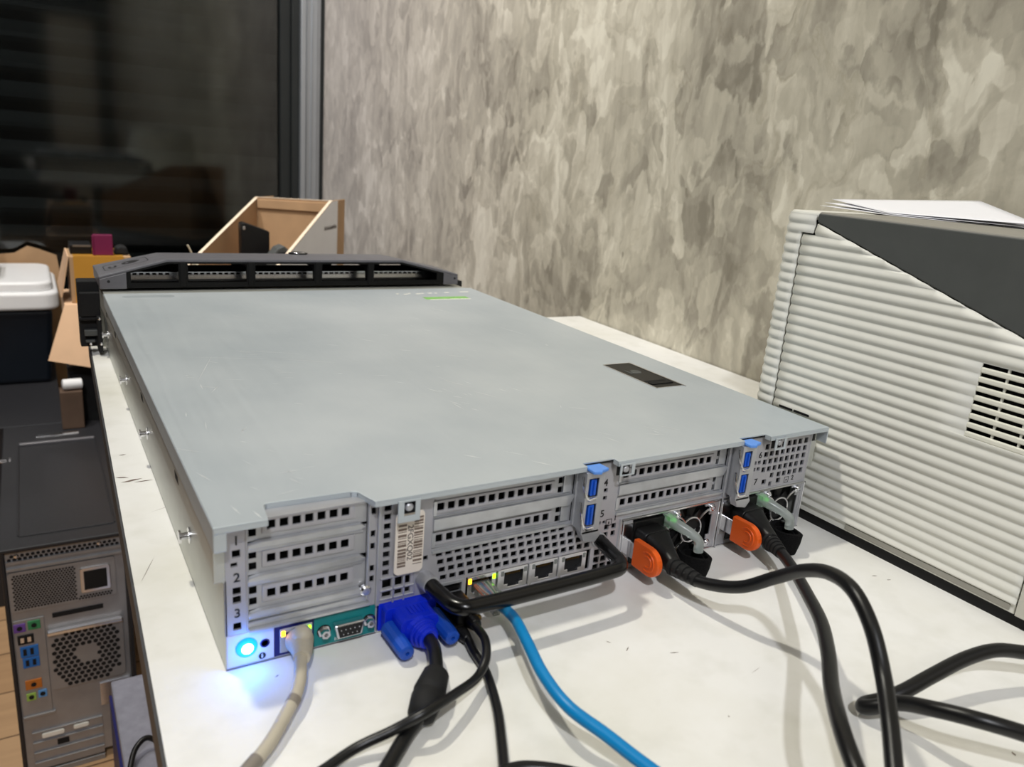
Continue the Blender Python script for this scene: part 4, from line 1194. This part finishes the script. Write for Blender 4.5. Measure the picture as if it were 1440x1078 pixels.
# dark grey top cover: wedge on the side plus the top
tc_ = MB()
w = [(28.2, 241), (28.2, 234.6), (229.6, 170.2), (332, 138), (332, 241)]
n = len(w)
tc_.add([PW(s, -.3, z) for s, z in w] + [PW(s, 7, z) for s, z in w], [tuple(range(n))[::-1], tuple(range(n, 2 * n))] + [(i, (i + 1) % n, n + (i + 1) % n, n + i) for i in range(n)])
tc_.build('top_cover', DGREY, prn, bevel=1.0, seg=3, off=po)
tp = MB(); pbox(tp, 27.6, 332, 1.2, 285, 238, 242.2); 
tp.build('output_tray', PRNG, prn, bevel=1.2, seg=2, off=po)
tp = MB(); rp_ = [(-5.2, 285), (-5.2, 24), (-4.4, 13.6), (-2.4, 7.2), (1.2, 3.2), (5.4, 1.6), (27, 1.3), (27, 285)]
n = len(rp_)
tp.add([PW(a, b, 236) for a, b in rp_] + [PW(a, b, 241.4) for a, b in rp_], [tuple(range(n)), tuple(range(n, 2 * n))[::-1]] + [(i, (i + 1) % n, n + (i + 1) % n, n + i) for i in range(n)])
tp.build('rear_top', PRN, prn, bevel=1.4, seg=3, off=po)
# vent grille
vg = MB()
for i in range(9):
    zc = V1 - i * 6.25
    if i < 8: pbox(vg, 171.6, 224.4, -.2, 2.6, zc - 6.25, zc - 2.7)
vgo = vg.build('vent_grille', PRNL, prn, bevel=.8, seg=2, off=po)
vd = MB()
for s in (188.4, 204.8, 221): pbox(vd, s - .6, s + .6, .8, 2.6, V0, V1)
vd.build('vent_bar', PRN, vgo, off=po)
pbox(MB(), 170, 226, 5.4, 6, V0 - 2, V1 + 2).build('vent_cavity', DARK, vgo, off=po)
# two narrow slits low on the rear edge
slit = MB(); pbox(slit, 25.3, 38.4, -1.4, .4, 84.6, 86.4); pbox(slit, 40, 54.5, -1.4, .4, 84.8, 86.6)
slit.build('slit', DARK, prn, off=po)

# paper lying on the printer
def sheet(name, corners, label, sag=0, group='loose paper on the printer'):
    n = 10; mb = MB()
    a, b, c, d = [Vector(q) for q in corners]
    for j in range(n + 1):
        for i in range(n + 1):
            u, v = i / n, j / n
            p = a.lerp(b, u).lerp(d.lerp(c, u), v)
            p.z -= sag * 4 * u * (1 - u) * (1 - v)
            mb.v.append(tuple(p))
    for j in range(n):
        for i in range(n):
            k = j * (n + 1) + i
            mb.f.append((k, k + 1, k + n + 2, k + n + 1)); mb.mi.append(0)
    c0 = tuple((a + b + c + d) / 4)
    o = mb.build(name, PAPER, None, off=c0, smooth=True)
    o.location = tuple(k * .001 for k in c0)
    s_ = o.modifiers.new('thick', 'SOLIDIFY'); s_.thickness = .00025; s_.offset = 0
    tag(o, label, 'paper', group)
    return o
sheet('paper_sheet', [(582.6, 135.8, 249.2), (707.6, 67.4, 259.2), (579, -52, 246.6), (543, 50, 244.2)], 'topmost white sheet on the printer, curling up at its far corners', 0)
sheet('paper_sheet', [(566, 130, 246.0), (690, 76, 250), (584, -56, 244.2), (541, 44, 243.4)], 'white sheet directly beneath the topmost one, its far left corner lifted less', 0)
sheet('paper_sheet', [(552, 124, 243.4), (690, 96, 244), (600, -64, 242.6), (538, 38, 242.5)], 'lowest white sheet lying flat on the printer top', 0)

# ------------------------------------------------------------------ tower computers and things on the left
def hexes(mb, x0, x1, z0, z1, y, r, px, pz, test=None, mi=0, squash=1.0):
    row = 0; z = z0
    while z <= z1:
        x = x0 + (px / 2 if row % 2 else 0)
        while x <= x1:
            if test is None or test(x, z):
                c = [(x + r * math.cos(PI / 6 + k * PI / 3), y, z + r * squash * math.sin(PI / 6 + k * PI / 3)) for k in range(6)]
                mb.add(c + [(p[0], y + .6, p[2]) for p in c], [(0, 1, 2, 3, 4, 5)] + [(i, (i + 1) % 6, 6 + (i + 1) % 6, 6 + i) for i in range(6)], mi)
            x += px
        z += pz; row += 1
to_ = (-60, 1280, FZ)
tw = empty('tower_computer', to_, 'black tower computer on the floor, its grey rear ports facing the viewer', 'computer')
Y0 = 992; ZT = -400
cs = MB(); cs.box(-150, -144, Y0 - 6, 1575, FZ + 12, ZT - 6); cs.box(27, 35, Y0 - 6, 1575, FZ + 12, ZT - 6); cs.box(-144, 27, Y0 + 8, 1575, FZ + 14, ZT - 8)
cs.build('case', TOWER, tw, bevel=2, off=to_)
tp = MB(); tp.prism([(-152, Y0 - 8), (36, Y0 - 8), (36, 1580), (-152, 1580)], 'z', ZT - 7, ZT)
tp.build('top_panel', TOWER, tw, bevel=2.5, seg=3, off=to_)
tray = MB()
x0, x1, y0, y1 = -122, 17, 1026, 1452
RIDGE_HI = mat('tower_ridge_highlight', (112, 110, 114), .3, .2, .05, 60)  # lighter grey paints in the lamp highlight along the far rim
rg_ = MB(); rg_.box(x0, x1, y1, y1 + 9, ZT - .5, ZT + 5); rg_.build('tray_ridge', RIDGE_HI, tw, bevel=1.5, seg=3, off=to_)
tray.box(x0 - 3, x0, y0, y1, ZT - .5, ZT + 2.4); tray.box(x1, x1 + 3, y0, y1, ZT - .5, ZT + 2.4); tray.box(x0, x1, y0 - 3, y0, ZT - .5, ZT + 2)
tray.build('tray_rim', TOWER, tw, bevel=1, seg=2, off=to_)
hd = MB(); hd.box(-92, -10, 1496, 1512, ZT - .5, ZT + 2); hd.box(-40, -10, 1500, 1508, ZT + 1, ZT + 3)
tag(hd.build('top_handle', CHROME, tw, bevel=1, off=to_), 'short chrome slot on the top')
text('logo_letter', 'ei', 34, CHROME, tw, (-146, 1378, ZT + .4), Matrix(((1, 0, 0), (0, 1, 0), (0, 0, 1))), to_, ext=.6)
for (x, y) in ((-128, Y0 - 8), (-10, Y0 - 8)):
    MB().lathe((x, y, ZT - 13), (0, -1, 0), [(0, 3.4), (2, 3), (2.6, 1.5)], 14).build('case_screw', CHROME, tw, smooth=True, off=to_)
rp = MB(); rp.box(-144, 27, Y0, Y0 + 6, FZ + 20, ZT - 10)
rpo = rp.build('rear_panel', TOWERS, tw, bevel=1, off=to_)
ms = MB(); ms.box(-143, 24, Y0 - 4, Y0, ZT - 30, ZT - 25); ms.box(-143, 24, Y0 - 5, Y0, -441, -437)
hexes(ms, -138, 20, ZT - 23, ZT - 13, Y0 - .5, 3, 7.4, 6, mi=1)
ms.build('vent_strip', [TOWERS, TOWERD], tw, off=to_)
ps = MB(); ps.prism(rr(-143, 12, -518, -445, 5), 'y', Y0 - 3, Y0 + 1)
hexes(ps, -136, -48, -512, -452, Y0 - 3.4, 1.9, 4.6, 4.0, mi=1); hexes(ps, -44, 6, -514, -507, Y0 - 3.4, 1.9, 4.6, 4.0, mi=1)
pso = ps.build('power_unit', [TOWERS, TOWERD], tw, off=to_, bevel=0)
il = MB(); il.prism(rr(-41, 4, -503, -457, 3), 'y', Y0 - 6, Y0 - 2.5); il.build('inlet_rim', CHROME, pso, bevel=1, off=to_)
MB().box(-36, -1, Y0 - 6.6, Y0 - 4, -498, -462).build('mains_inlet', BLACKM, pso, bevel=1, off=to_)
MB().box(-86, -10, Y0 - 1.6, Y0, -541, -533).build('card_slot', TOWERD, tw, off=to_)
fg = MB(); fg.prism(rr(-96, 18, -680, -562, 6), 'y', Y0 - 4, Y0)
hexes(fg, -88, 12, -674, -568, Y0 - 4.4, 4.1, 9.6, 8.2, lambda x, z: (x + 38) ** 2 + (z + 621) ** 2 > 300 and abs(x + 38) + abs(z + 621) < 84, mi=1)
fgo = fg.build('fan_grille', [TOWERS, TOWERD], tw, off=to_)
fh = MB(); fh.box(-96, 18, Y0 - 12, Y0 - 3, -569, -562); fh.build('grille_hood', CHROME, fgo, bevel=1.5, off=to_)
io = MB(); io.box(-142, -98, Y0 - 2, Y0, -720, -534); io.box(-142, -94, Y0 - 5, Y0, -725, -720)
ioo = io.build('port_plate', TOWERS, tw, bevel=.8, off=to_)
for nm, x0, x1, z0, z1, m_ in (('keyboard_port', -142, -125, -555, -540, PURPLEP), ('mouse_port', -122, -104, -554, -538, GREENP), ('usb_port', -138, -115, -579, -562, BLACKM), ('usb_port', -136, -110, -604, -584, BLUEP), ('usb_port', -134, -110, -625, -606, BLUEP),
                              ('audio_port', -134, -110, -668, -650, ORP), ('audio_port', -134, -120, -690, -676, LIMEP), ('audio_port', -117, -104, -688, -674, SKYP)):
    q = MB().box(x0, x1, Y0 - 4, Y0 - 1, z0, z1).build(nm, m_, ioo, bevel=.6, off=to_)
    if nm == 'usb_port':
        s_ = MB()
        for k in range(2): s_.box(x0 + 4 + k * 10, x0 + 9 + k * 10, Y0 - 4.6, Y0 - 3.8, z0 + 4, z1 - 4)
        s_.build('socket', TOWERD if m_ is not BLACKM else CHROME, q, off=to_)
    else:
        MB().cyl(((x0 + x1) / 2, Y0 - 4.8, (z0 + z1) / 2), ((x0 + x1) / 2, Y0 - 3, (z0 + z1) / 2), 4, 4, 14).build('socket', TOWERD, q, off=to_)
for i, zc in enumerate((-758, -779, -800, -821, -840)):
    s_ = MB(); s_.box(-132, -24, Y0 - 4, Y0, zc - 1, zc + 1.6); s_.box(-132, -24, Y0 - 1.4, Y0, zc - 15, zc - 2)
    sl_ = s_.build('expansion_slot', TOWERS, tw, bevel=.8, off=to_)
    if i == 0: MB().prism(rr(-118, -84, zc - 13, zc - 4, 3), 'y', Y0 - 5, Y0 - 1).build('video_port', WLABEL, sl_, bevel=1, off=to_); MB().prism(rr(-70, -46, zc - 11, zc - 3, 3), 'y', Y0 - 5, Y0 - 1).build('video_port', WLABEL, sl_, bevel=1, off=to_)
    if i == 1: MB().box(-96, -78, Y0 - 3, Y0 - 1, zc - 14, zc - 4).build('video_port', TOWERD, sl_, off=to_)
ch_ = MB(); ch_.box(-24, 24, Y0 - 3, Y0, -735, -690); ch_.tube([(20, Y0 - 4, -690), (26, Y0 - 8, -705), (22, Y0 - 8, -725), (0, Y0 - 8, -742)], 5, 10)
ch_.build('latch_lever', CHROME, tw, smooth=True, off=to_)

# second tower behind, carrying the storage bin
t2o = (-160, 1960, FZ)
t2 = empty('tower_computer', t2o, 'second black tower, plain, behind the first one and under the storage bin', 'computer')
MB().box(-420, -40, 1600, 2225, FZ, ZT - 12).build('case', TOWER, t2, bevel=3, off=t2o)
MB().box(-424, -36, 1596, 2228, ZT - 12, ZT - 4).build('top_panel', TOWER, t2, bevel=2, off=t2o)
bno = (-230, 2070, ZT - 4)
bn = empty('storage_bin', bno, 'dark navy storage bin with a white lid at the left edge', 'bin')
w0 = MB()
def frustum(mb, a, b, z0, z1):
    vs = [(a[0], a[2], z0), (a[1], a[2], z0), (a[1], a[3], z0), (a[0], a[3], z0), (b[0], b[2], z1), (b[1], b[2], z1), (b[1], b[3], z1), (b[0], b[3], z1)]
    mb.add(vs, [(0, 3, 2, 1), (4, 5, 6, 7), (0, 1, 5, 4), (1, 2, 6, 5), (2, 3, 7, 6), (3, 0, 4, 7)])
    return mb
frustum(w0, (-420, -48, 1925, 2205), (-440, -34, 1905, 2220), ZT - 4, -206)
w0.build('tub', BINN, bn, bevel=12, seg=4, off=bno)
l0 = MB(); l0.prism(rr(-450, -18, 1890, 2228, 40, 8), 'z', -206, -160); l0.prism(rr(-436, -30, 1904, 2216, 40, 8), 'z', -162, -136)
l0.build('bin_lid', BINW, bn, bevel=9, seg=4, off=bno)
l1 = MB(); l1.box(-215, -158, 1886, 1894, -205, -178); l1.build('clip', BINW, bn, bevel=3, off=bno)
wb = MB().box(-330, -150, 1930, 2100, -135.5, -30).build('white_box', BINW, None, bevel=4, off=(-240, 2010, -135.5)); wb.location = (-.24, 2.01, -.1355)
tag(wb, 'white box standing on the bin lid at the left picture edge', 'box')

# cartons
def wobble_flap(mb, a, b, c, d, t=3):
    a, b, c, d = [Vector(q) for q in (a, b, c, d)]
    n_ = (b - a).cross(d - a).normalized() * t
    vs = [a, b, c, d, a + n_, b + n_, c + n_, d + n_]
    mb.add(vs, [(0, 1, 2, 3), (7, 6, 5, 4), (0, 4, 5, 1), (1, 5, 6, 2), (2, 6, 7, 3), (3, 7, 4, 0)])
    return mb
cao = (65, 1685, -270)
ca = empty('carton', cao, 'large tan carton with torn open flaps between the bin and the server', 'box')
b_ = MB(); b_.box(-16, 146, 1590, 1780, -270, -131); b_.build('body', CARDL, ca, bevel=2, off=cao)
f_ = MB(); wobble_flap(f_, (-16, 1588, -131), (30, 1586, -131), (24, 1536, -262), (-56, 1546, -244)); f_.build('flap', CARDL, ca, off=cao)
cb = MB(); cb.box(0, 124, 1605, 1735, -130.5, -27)
cbo = (62, 1670, -130.5)
co_ = empty('carton', cbo, 'small brown carton with amber tape, standing on the torn tan carton', 'box')
cb.build('body', CARD, co_, bevel=2, off=cbo)
tpb = MB(); tpb.box(8, 108, 1603.6, 1605, -130, -27); tpb.box(8, 108, 1603.6, 1735, -27, -26); tpb.build('tape', TAPE, co_, off=cbo)
fl = MB(); wobble_flap(fl, (0, 1605, -27), (0, 1735, -27), (-20, 1725, -105), (-18, 1611, -119)); fl.build('flap', CARDL, co_, off=cbo)
g_ = MB(); g_.box(4, 48, 1635, 1695, -25.5, -11); g_.box(4, 47, 1631, 1695, -11, -4)
go_ = g_.build('black_gadget', BLACK, None, bevel=2, off=(30, 1665, -26)); go_.location = (.03, 1.665, -.026)
tag(go_, 'flat black gadget with a bright top edge on the small carton', 'gadget')
gg = MB().box(10, 46, 1630, 1631.5, -9, -5).build('bright_strip', CHROME, go_, off=(30, 1665, -26))
mo = MB(); mo.box(50, 89, 1615, 1627, -25.5, 20); mo.box(48, 51, 1613, 1629, -25.5, 18)
mo_ = mo.build('maroon_box', MAROON, None, bevel=2, off=(66, 1621, -26)); mo_.location = (.066, 1.621, -.026)
tag(mo_, 'small maroon box standing on the small carton next to the black gadget', 'box')
bl_ = MB(); bl_.prism([(91, -25.5), (122, -25.5), (118, -9), (106, -6), (96, -10)], 'y', 1625, 1665)
bl_o = bl_.build('dark_pouch', BLACKM, None, bevel=4, seg=3, off=(106, 1645, -26)); bl_o.location = (.106, 1.645, -.026)
tag(bl_o, 'low dark pouch on the small carton to the right of the maroon box', 'pouch')

cs_ = MB(); cs_.prism([(-190, FZ), (4, FZ), (6, -250), (-8, -118), (-52, -100), (-78, -92), (-110, -112), (-190, -120)], 'y', 2238, 2243)
cso = cs_.build('cardboard_sheet', CARD, None, off=(-90, 2240, FZ)); cso.location = (-.09, 2.24, FZ * .001)
tag(cso, 'torn brown cardboard sheet standing behind the white-lidded bin', 'cardboard')
# cabinet behind the bench with the open display carton
cno = (420, 1500, FZ)
cn = empty('cabinet', cno, 'low black cabinet beyond the bench under the open carton', 'cabinet')
MB().box(150, 725, 1190, 1850, FZ, -150).build('body', BLACKM, cn, bevel=3, off=cno)
MB().box(160, 434, 1186, 1190, FZ + 20, -160).build('door', BLACKM, cn, bevel=1, off=cno)
MB().box(440, 715, 1186, 1190, FZ + 20, -160).build('door', BLACKM, cn, bevel=1, off=cno)
oxo = (420, 1450, -150)
ox = empty('open_carton', oxo, 'open carton with diagonally cut sides and a pale printed face, near the window jamb', 'box')
def panel(pts, t, n_):
    mb = MB(); n_ = Vector(n_).normalized() * t
    a = [Vector(p) for p in pts]; k = len(a)
    mb.add(a + [p + n_ for p in a], [tuple(range(k)), tuple(range(k, 2 * k))[::-1]] + [(i, (i + 1) % k, k + (i + 1) % k, k + i) for i in range(k)])
    return mb
OA = Vector((397, 1300)); OD = Vector((.616, .788)); OE = Vector((-.788, .616)); OW = 190
def ob(s_, w, z): q = OA + OD * s_ + OE * w; return (q.x, q.y, z)
nrm = (OD.y, -OD.x, 0)
def side_poly(w, lift):
    return [ob(-100, w, -149), ob(352, w, -149), ob(352, w, 121 + lift), ob(257, w, 121 + lift), ob(-100, w, -13 + lift)]
r_ = panel(side_poly(0, 3), 4, (-nrm[0], -nrm[1], 0)); ro = r_.build('side_panel', CARD, ox, off=oxo)
l_ = panel(side_poly(OW, -5), 4, nrm); l_.build('side_panel', CARD, ox, off=oxo)
b_ = panel([ob(257, 4, -149), ob(257, OW - 4, -149), ob(257, OW - 4, 116), ob(257, 4, 123)], 4, (-OD.x, -OD.y, 0)); b_.build('back_panel', CARD, ox, off=oxo)
b_ = panel([ob(253, 6, 96), ob(253, OW - 6, 92), ob(253, OW - 6, 112), ob(253, 6, 119)], 5, (-OD.x, -OD.y, 0)); b_.build('folded_rim', CARD, ox, off=oxo, bevel=1)
b_ = panel([ob(-100, 0, -149), ob(-100, OW, -149), ob(-100, OW, -20), ob(-100, 0, -13)], 4, (OD.x, OD.y, 0)); b_.build('front_panel', CARD, ox, off=oxo)
b_ = panel([ob(-98, 2, -149.5), ob(350, 2, -149.5), ob(350, OW - 2, -149.5), ob(-98, OW - 2, -149.5)], 4, (0, 0, 1)); b_.build('bottom_panel', CARD, ox, off=oxo)
f_ = panel([ob(-96, -.6, -146), ob(296, -.6, -146), ob(296, -.6, 123), ob(258, -.6, 123), ob(-96, -.6, -10)], .6, nrm); f_.build('printed_face', CARDW, ro, off=oxo)
for w, lift in ((0, 3), (OW, -5)):
    e_ = panel([ob(-101, w + (-1.5 if w == 0 else 1.5), -13 + lift), ob(257, w + (-1.5 if w == 0 else 1.5), 121 + lift), ob(257, w + (6 if w == 0 else -6), 121 + lift), ob(-101, w + (6 if w == 0 else -6), -13 + lift)], 1.6, (0, 0, 1))
    e_.build('cut_edge', CARDE, ox, off=oxo)
e_ = panel([ob(252, 0, 123.5), ob(259, 0, 123.5), ob(259, OW, 116.5), ob(252, OW, 116.5)], 1.2, (0, 0, 1)); e_.build('cut_edge', CARDE, ox, off=oxo)
# illegible print on the pale face: a row of grey strokes
pf = MB(); rq = random.Random(5)
k = 205
while k < 285:
    w_ = rq.uniform(2, 5)
    q = panel([ob(k, -1.3, 58), ob(k + w_, -1.3, 58), ob(k + w_, -1.3, 58 + rq.uniform(6, 11)), ob(k, -1.3, 64)], .3, nrm)
    o0 = len(pf.v); pf.v += q.v; pf.f += [tuple(o0 + i for i in f) for f in q.f]; pf.mi += q.mi
    k += w_ + rq.uniform(.8, 2.5)
pf.build('print', INKG, ro, off=oxo)
dvo = (362, 1450, -145.5)
d_ = MB(); d_.prism([(330, -145), (392, -145), (392, 55), (386, 58), (338, 74), (330, 72)], 'y', 1440, 1468)
do_ = d_.build('black_device', BLACK, None, bevel=2, off=dvo); do_.location = tuple(k * .001 for k in dvo)
tag(do_, 'upright black device standing inside the open carton', 'device')
MB().box(333, 339, 1438.8, 1440.4, 58, 66).build('silver_button', CHROME, do_, bevel=1, off=dvo)
gvo = (392, 1372, -145.5)
d_ = MB(); d_.prism([(372, -145), (412, -145), (412, 26), (400, 36), (386, 30), (372, 12)], 'y', 1352, 1392)
do_ = d_.build('grey_device', DGREY, None, bevel=3, off=gvo); do_.location = tuple(k * .001 for k in gvo)
tag(do_, 'small grey device leaning inside the open carton beside its diagonal edge', 'device')
MB().box(388, 404, 1350.5, 1352.5, 8, 22).build('dark_window', INK, do_, off=gvo)
cs_ = MB(); cs_.tube([(188, 1300, -148), (196, 1300, -40), (206, 1300, 12), (203, 1300, 26), (196, 1300, 42)], 3.4, 10, flat=.5); cs_.tube([(206, 1300, 10), (214, 1299, -2), (222, 1298, -30), (230, 1298, -148)], 4.2, 10)
co2 = cs_.build('ivory_strap', IVORY, None, smooth=True, off=(205, 1300, -148)); co2.location = (.205, 1.3, -.148)
tag(co2, 'curling ivory strap end sticking up left of the open carton', 'strap')

# clutter between the tower and the bench edge
gbo = (40, 720, FZ)
gb = empty('metal_case', gbo, 'lilac-grey metal case on the floor between the tower and the bench edge', 'case')
MB().box(-12, 150, 640, 890, FZ, -620).build('body', LILAC, gb, bevel=3, off=gbo)
MB().box(-16, -12, 660, 880, FZ + 20, -640).build('side_strip', NAVYB, gb, off=gbo)
MB().box(-6, 60, 637.5, 640, FZ + 40, -650).build('front_plate', LILAC, gb, bevel=1, off=gbo)
wr = MB(); wr.lathe((4, 1395, -268), (1, .3, .1), [(0, 10), (3, 13), (34, 13), (37, 10)], 18)
# a few hanging leads along the shaded bench edge
for nm, pts, r, m_, lab in (
    ('spare_lead', [(-10, 650, -614), (5, 690, -600), (20, 700, -596), (38, 694, -606), (60, 660, -614.5)], 4, CABLE, 'short loop of black lead lying on the metal case below the bench edge'),
    ('spare_lead', [(60, 880, -616.5), (50, 850, -560), (40, 820, -440), (30, 800, -330), (36, 780, -420), (48, 740, -600), (60, 720, -616.5)], 3, IVORY, 'loose ivory lead hanging under the bench edge'),):
    o_ = empty(nm, pts[0], lab, 'cable')
    MB().tube(pts, r, 12).build('cord', m_, o_, smooth=True, off=pts[0])

# things on the tower top towards the cartons
bb_ = MB(); bb_.box(-40, 4, 1530, 1572, ZT + .2, -313)
bbo = bb_.build('brown_box', mat('dark_brown_card', (92, 72, 58), .8, 0, .15, 20), None, bevel=2, off=(-15, 1549, ZT)); bbo.location = (-.015, 1.549, ZT * .001)
tag(bbo, 'small brown box on the far right corner of the tower top', 'box')
rl = MB(); rl.lathe((-34, 1544, -300), (1, .1, 0), [(0, 8), (2, 12), (38, 12), (40, 8)], 20)
ro_ = rl.build('white_roll', BINW, None, smooth=True, off=(-14, 1545, -312)); ro_.location = (-.014, 1.545, -.312)
tag(ro_, 'small white roll lying on the small brown box on the tower', 'roll')
bx_ = MB(); bx_.box(-16, 146, 1590, 1780, FZ, -290); bx_.box(-20, 150, 1586, 1784, -290, -271)
bo2 = bx_.build('black_crate', BLACKM, None, bevel=3, off=(65, 1685, FZ)); bo2.location = (.065, 1.685, FZ * .001)
tag(bo2, 'tall black crate carrying the torn tan carton behind the tower', 'crate')

# ------------------------------------------------------------------ light
def area(name, loc, target, size, power, col, sy=None):
    l = bpy.data.lights.new(name, 'AREA'); l.energy = power; l.color = col
    l.shape = 'RECTANGLE' if sy else 'DISK'; l.size = size
    if sy: l.size_y = sy
    o = bpy.data.objects.new(name, l); COL.objects.link(o)
    o.location = loc
    d = Vector(target) - Vector(loc)
    o.rotation_euler = d.to_track_quat('-Z', 'Y').to_euler()
    return o
COOL = (.93, .95, 1.0); WARM = (1.0, .96, .84)
area('ceiling_lamp_cool', (.22 - .386 * 2.0, -.05 - .737 * 2.0, 2.0), (.45, .05, .2), .11, 26.5, COOL)
area('ceiling_lamp_warm', (.22 - .28 * 2.0, -.02 + .31 * 2.0, 2.0), (.2, 0, 0), .11, 19, WARM)
area('ceiling_fill', (-.35, 1.35, 2.12), (-.1, 1.35, 0), .3, 7, (1, .97, .95), 1.5)  # unseen fill light, added to lift the far wall and the bin
area('ceiling_fill', (-.4, -2.7, 2.12), (-.3, -2.9, 0), .3, 26, (1, .98, .95), 1.5)  # unseen fill light, added so the back wall shows in the window glass
def spot(name, loc, target, power, col, ang, size=.04):
    l = bpy.data.lights.new(name, 'SPOT'); l.energy = power; l.color = col; l.spot_size = math.radians(ang); l.spot_blend = 1; l.shadow_soft_size = size
    o = bpy.data.objects.new(name, l); COL.objects.link(o); o.location = loc
    o.rotation_euler = (Vector(target) - Vector(loc)).to_track_quat('-Z', 'Y').to_euler()
spot('wall_fill_spot', (-.55, 1.2, 2.1), (.775, 1.6, .55), 125, (1, .975, .97), 84)  # unseen spot, added to brighten the far part of the wall
spot('corner_fill_spot', (-.3, 1.0, 2.1), (-.05, 1.85, -.3), 40, (1, .97, .94), 62)  # unseen spot, added to brighten the bin and cartons
pl_ = bpy.data.lights.new('id_lamp_glow', 'POINT'); pl_.energy = .014; pl_.color = (.03, .22, 1.0); pl_.shadow_soft_size = .003
po_ = bpy.data.objects.new('id_lamp_glow', pl_); COL.objects.link(po_); po_.location = (.0104, -.0065, .0112)
w = bpy.data.worlds.new('World'); SC.world = w; w.use_nodes = True
w.node_tree.nodes['Background'].inputs[0].default_value = (.5, .52, .55, 1)
w.node_tree.nodes['Background'].inputs[1].default_value = .05

# ------------------------------------------------------------------ camera
cam = bpy.data.cameras.new('camera'); co = bpy.data.objects.new('camera', cam); COL.objects.link(co)
cam.sensor_width = 36; cam.sensor_fit = 'HORIZONTAL'; cam.lens = 1098.73323 * 36 / 1440
cam.clip_start = .01
Rm = Matrix(((0.85502113, 0.07736395, -0.51279011), (-0.51217363, 0.28107573, -0.81158771), (0.08134522, 0.95656221, 0.27994946)))
co.matrix_world = Matrix.Translation((-.0686367477, -.357955586, .264840153)) @ Rm.to_4x4()
cam.dof.use_dof = True; cam.dof.focus_distance = .62; cam.dof.aperture_fstop = 11
SC.camera = co
SC.view_settings.view_transform = 'Standard'; SC.view_settings.look = 'None'
SC.view_settings.exposure = .17; SC.view_settings.gamma = 1; SC.view_settings.use_curve_mapping = False
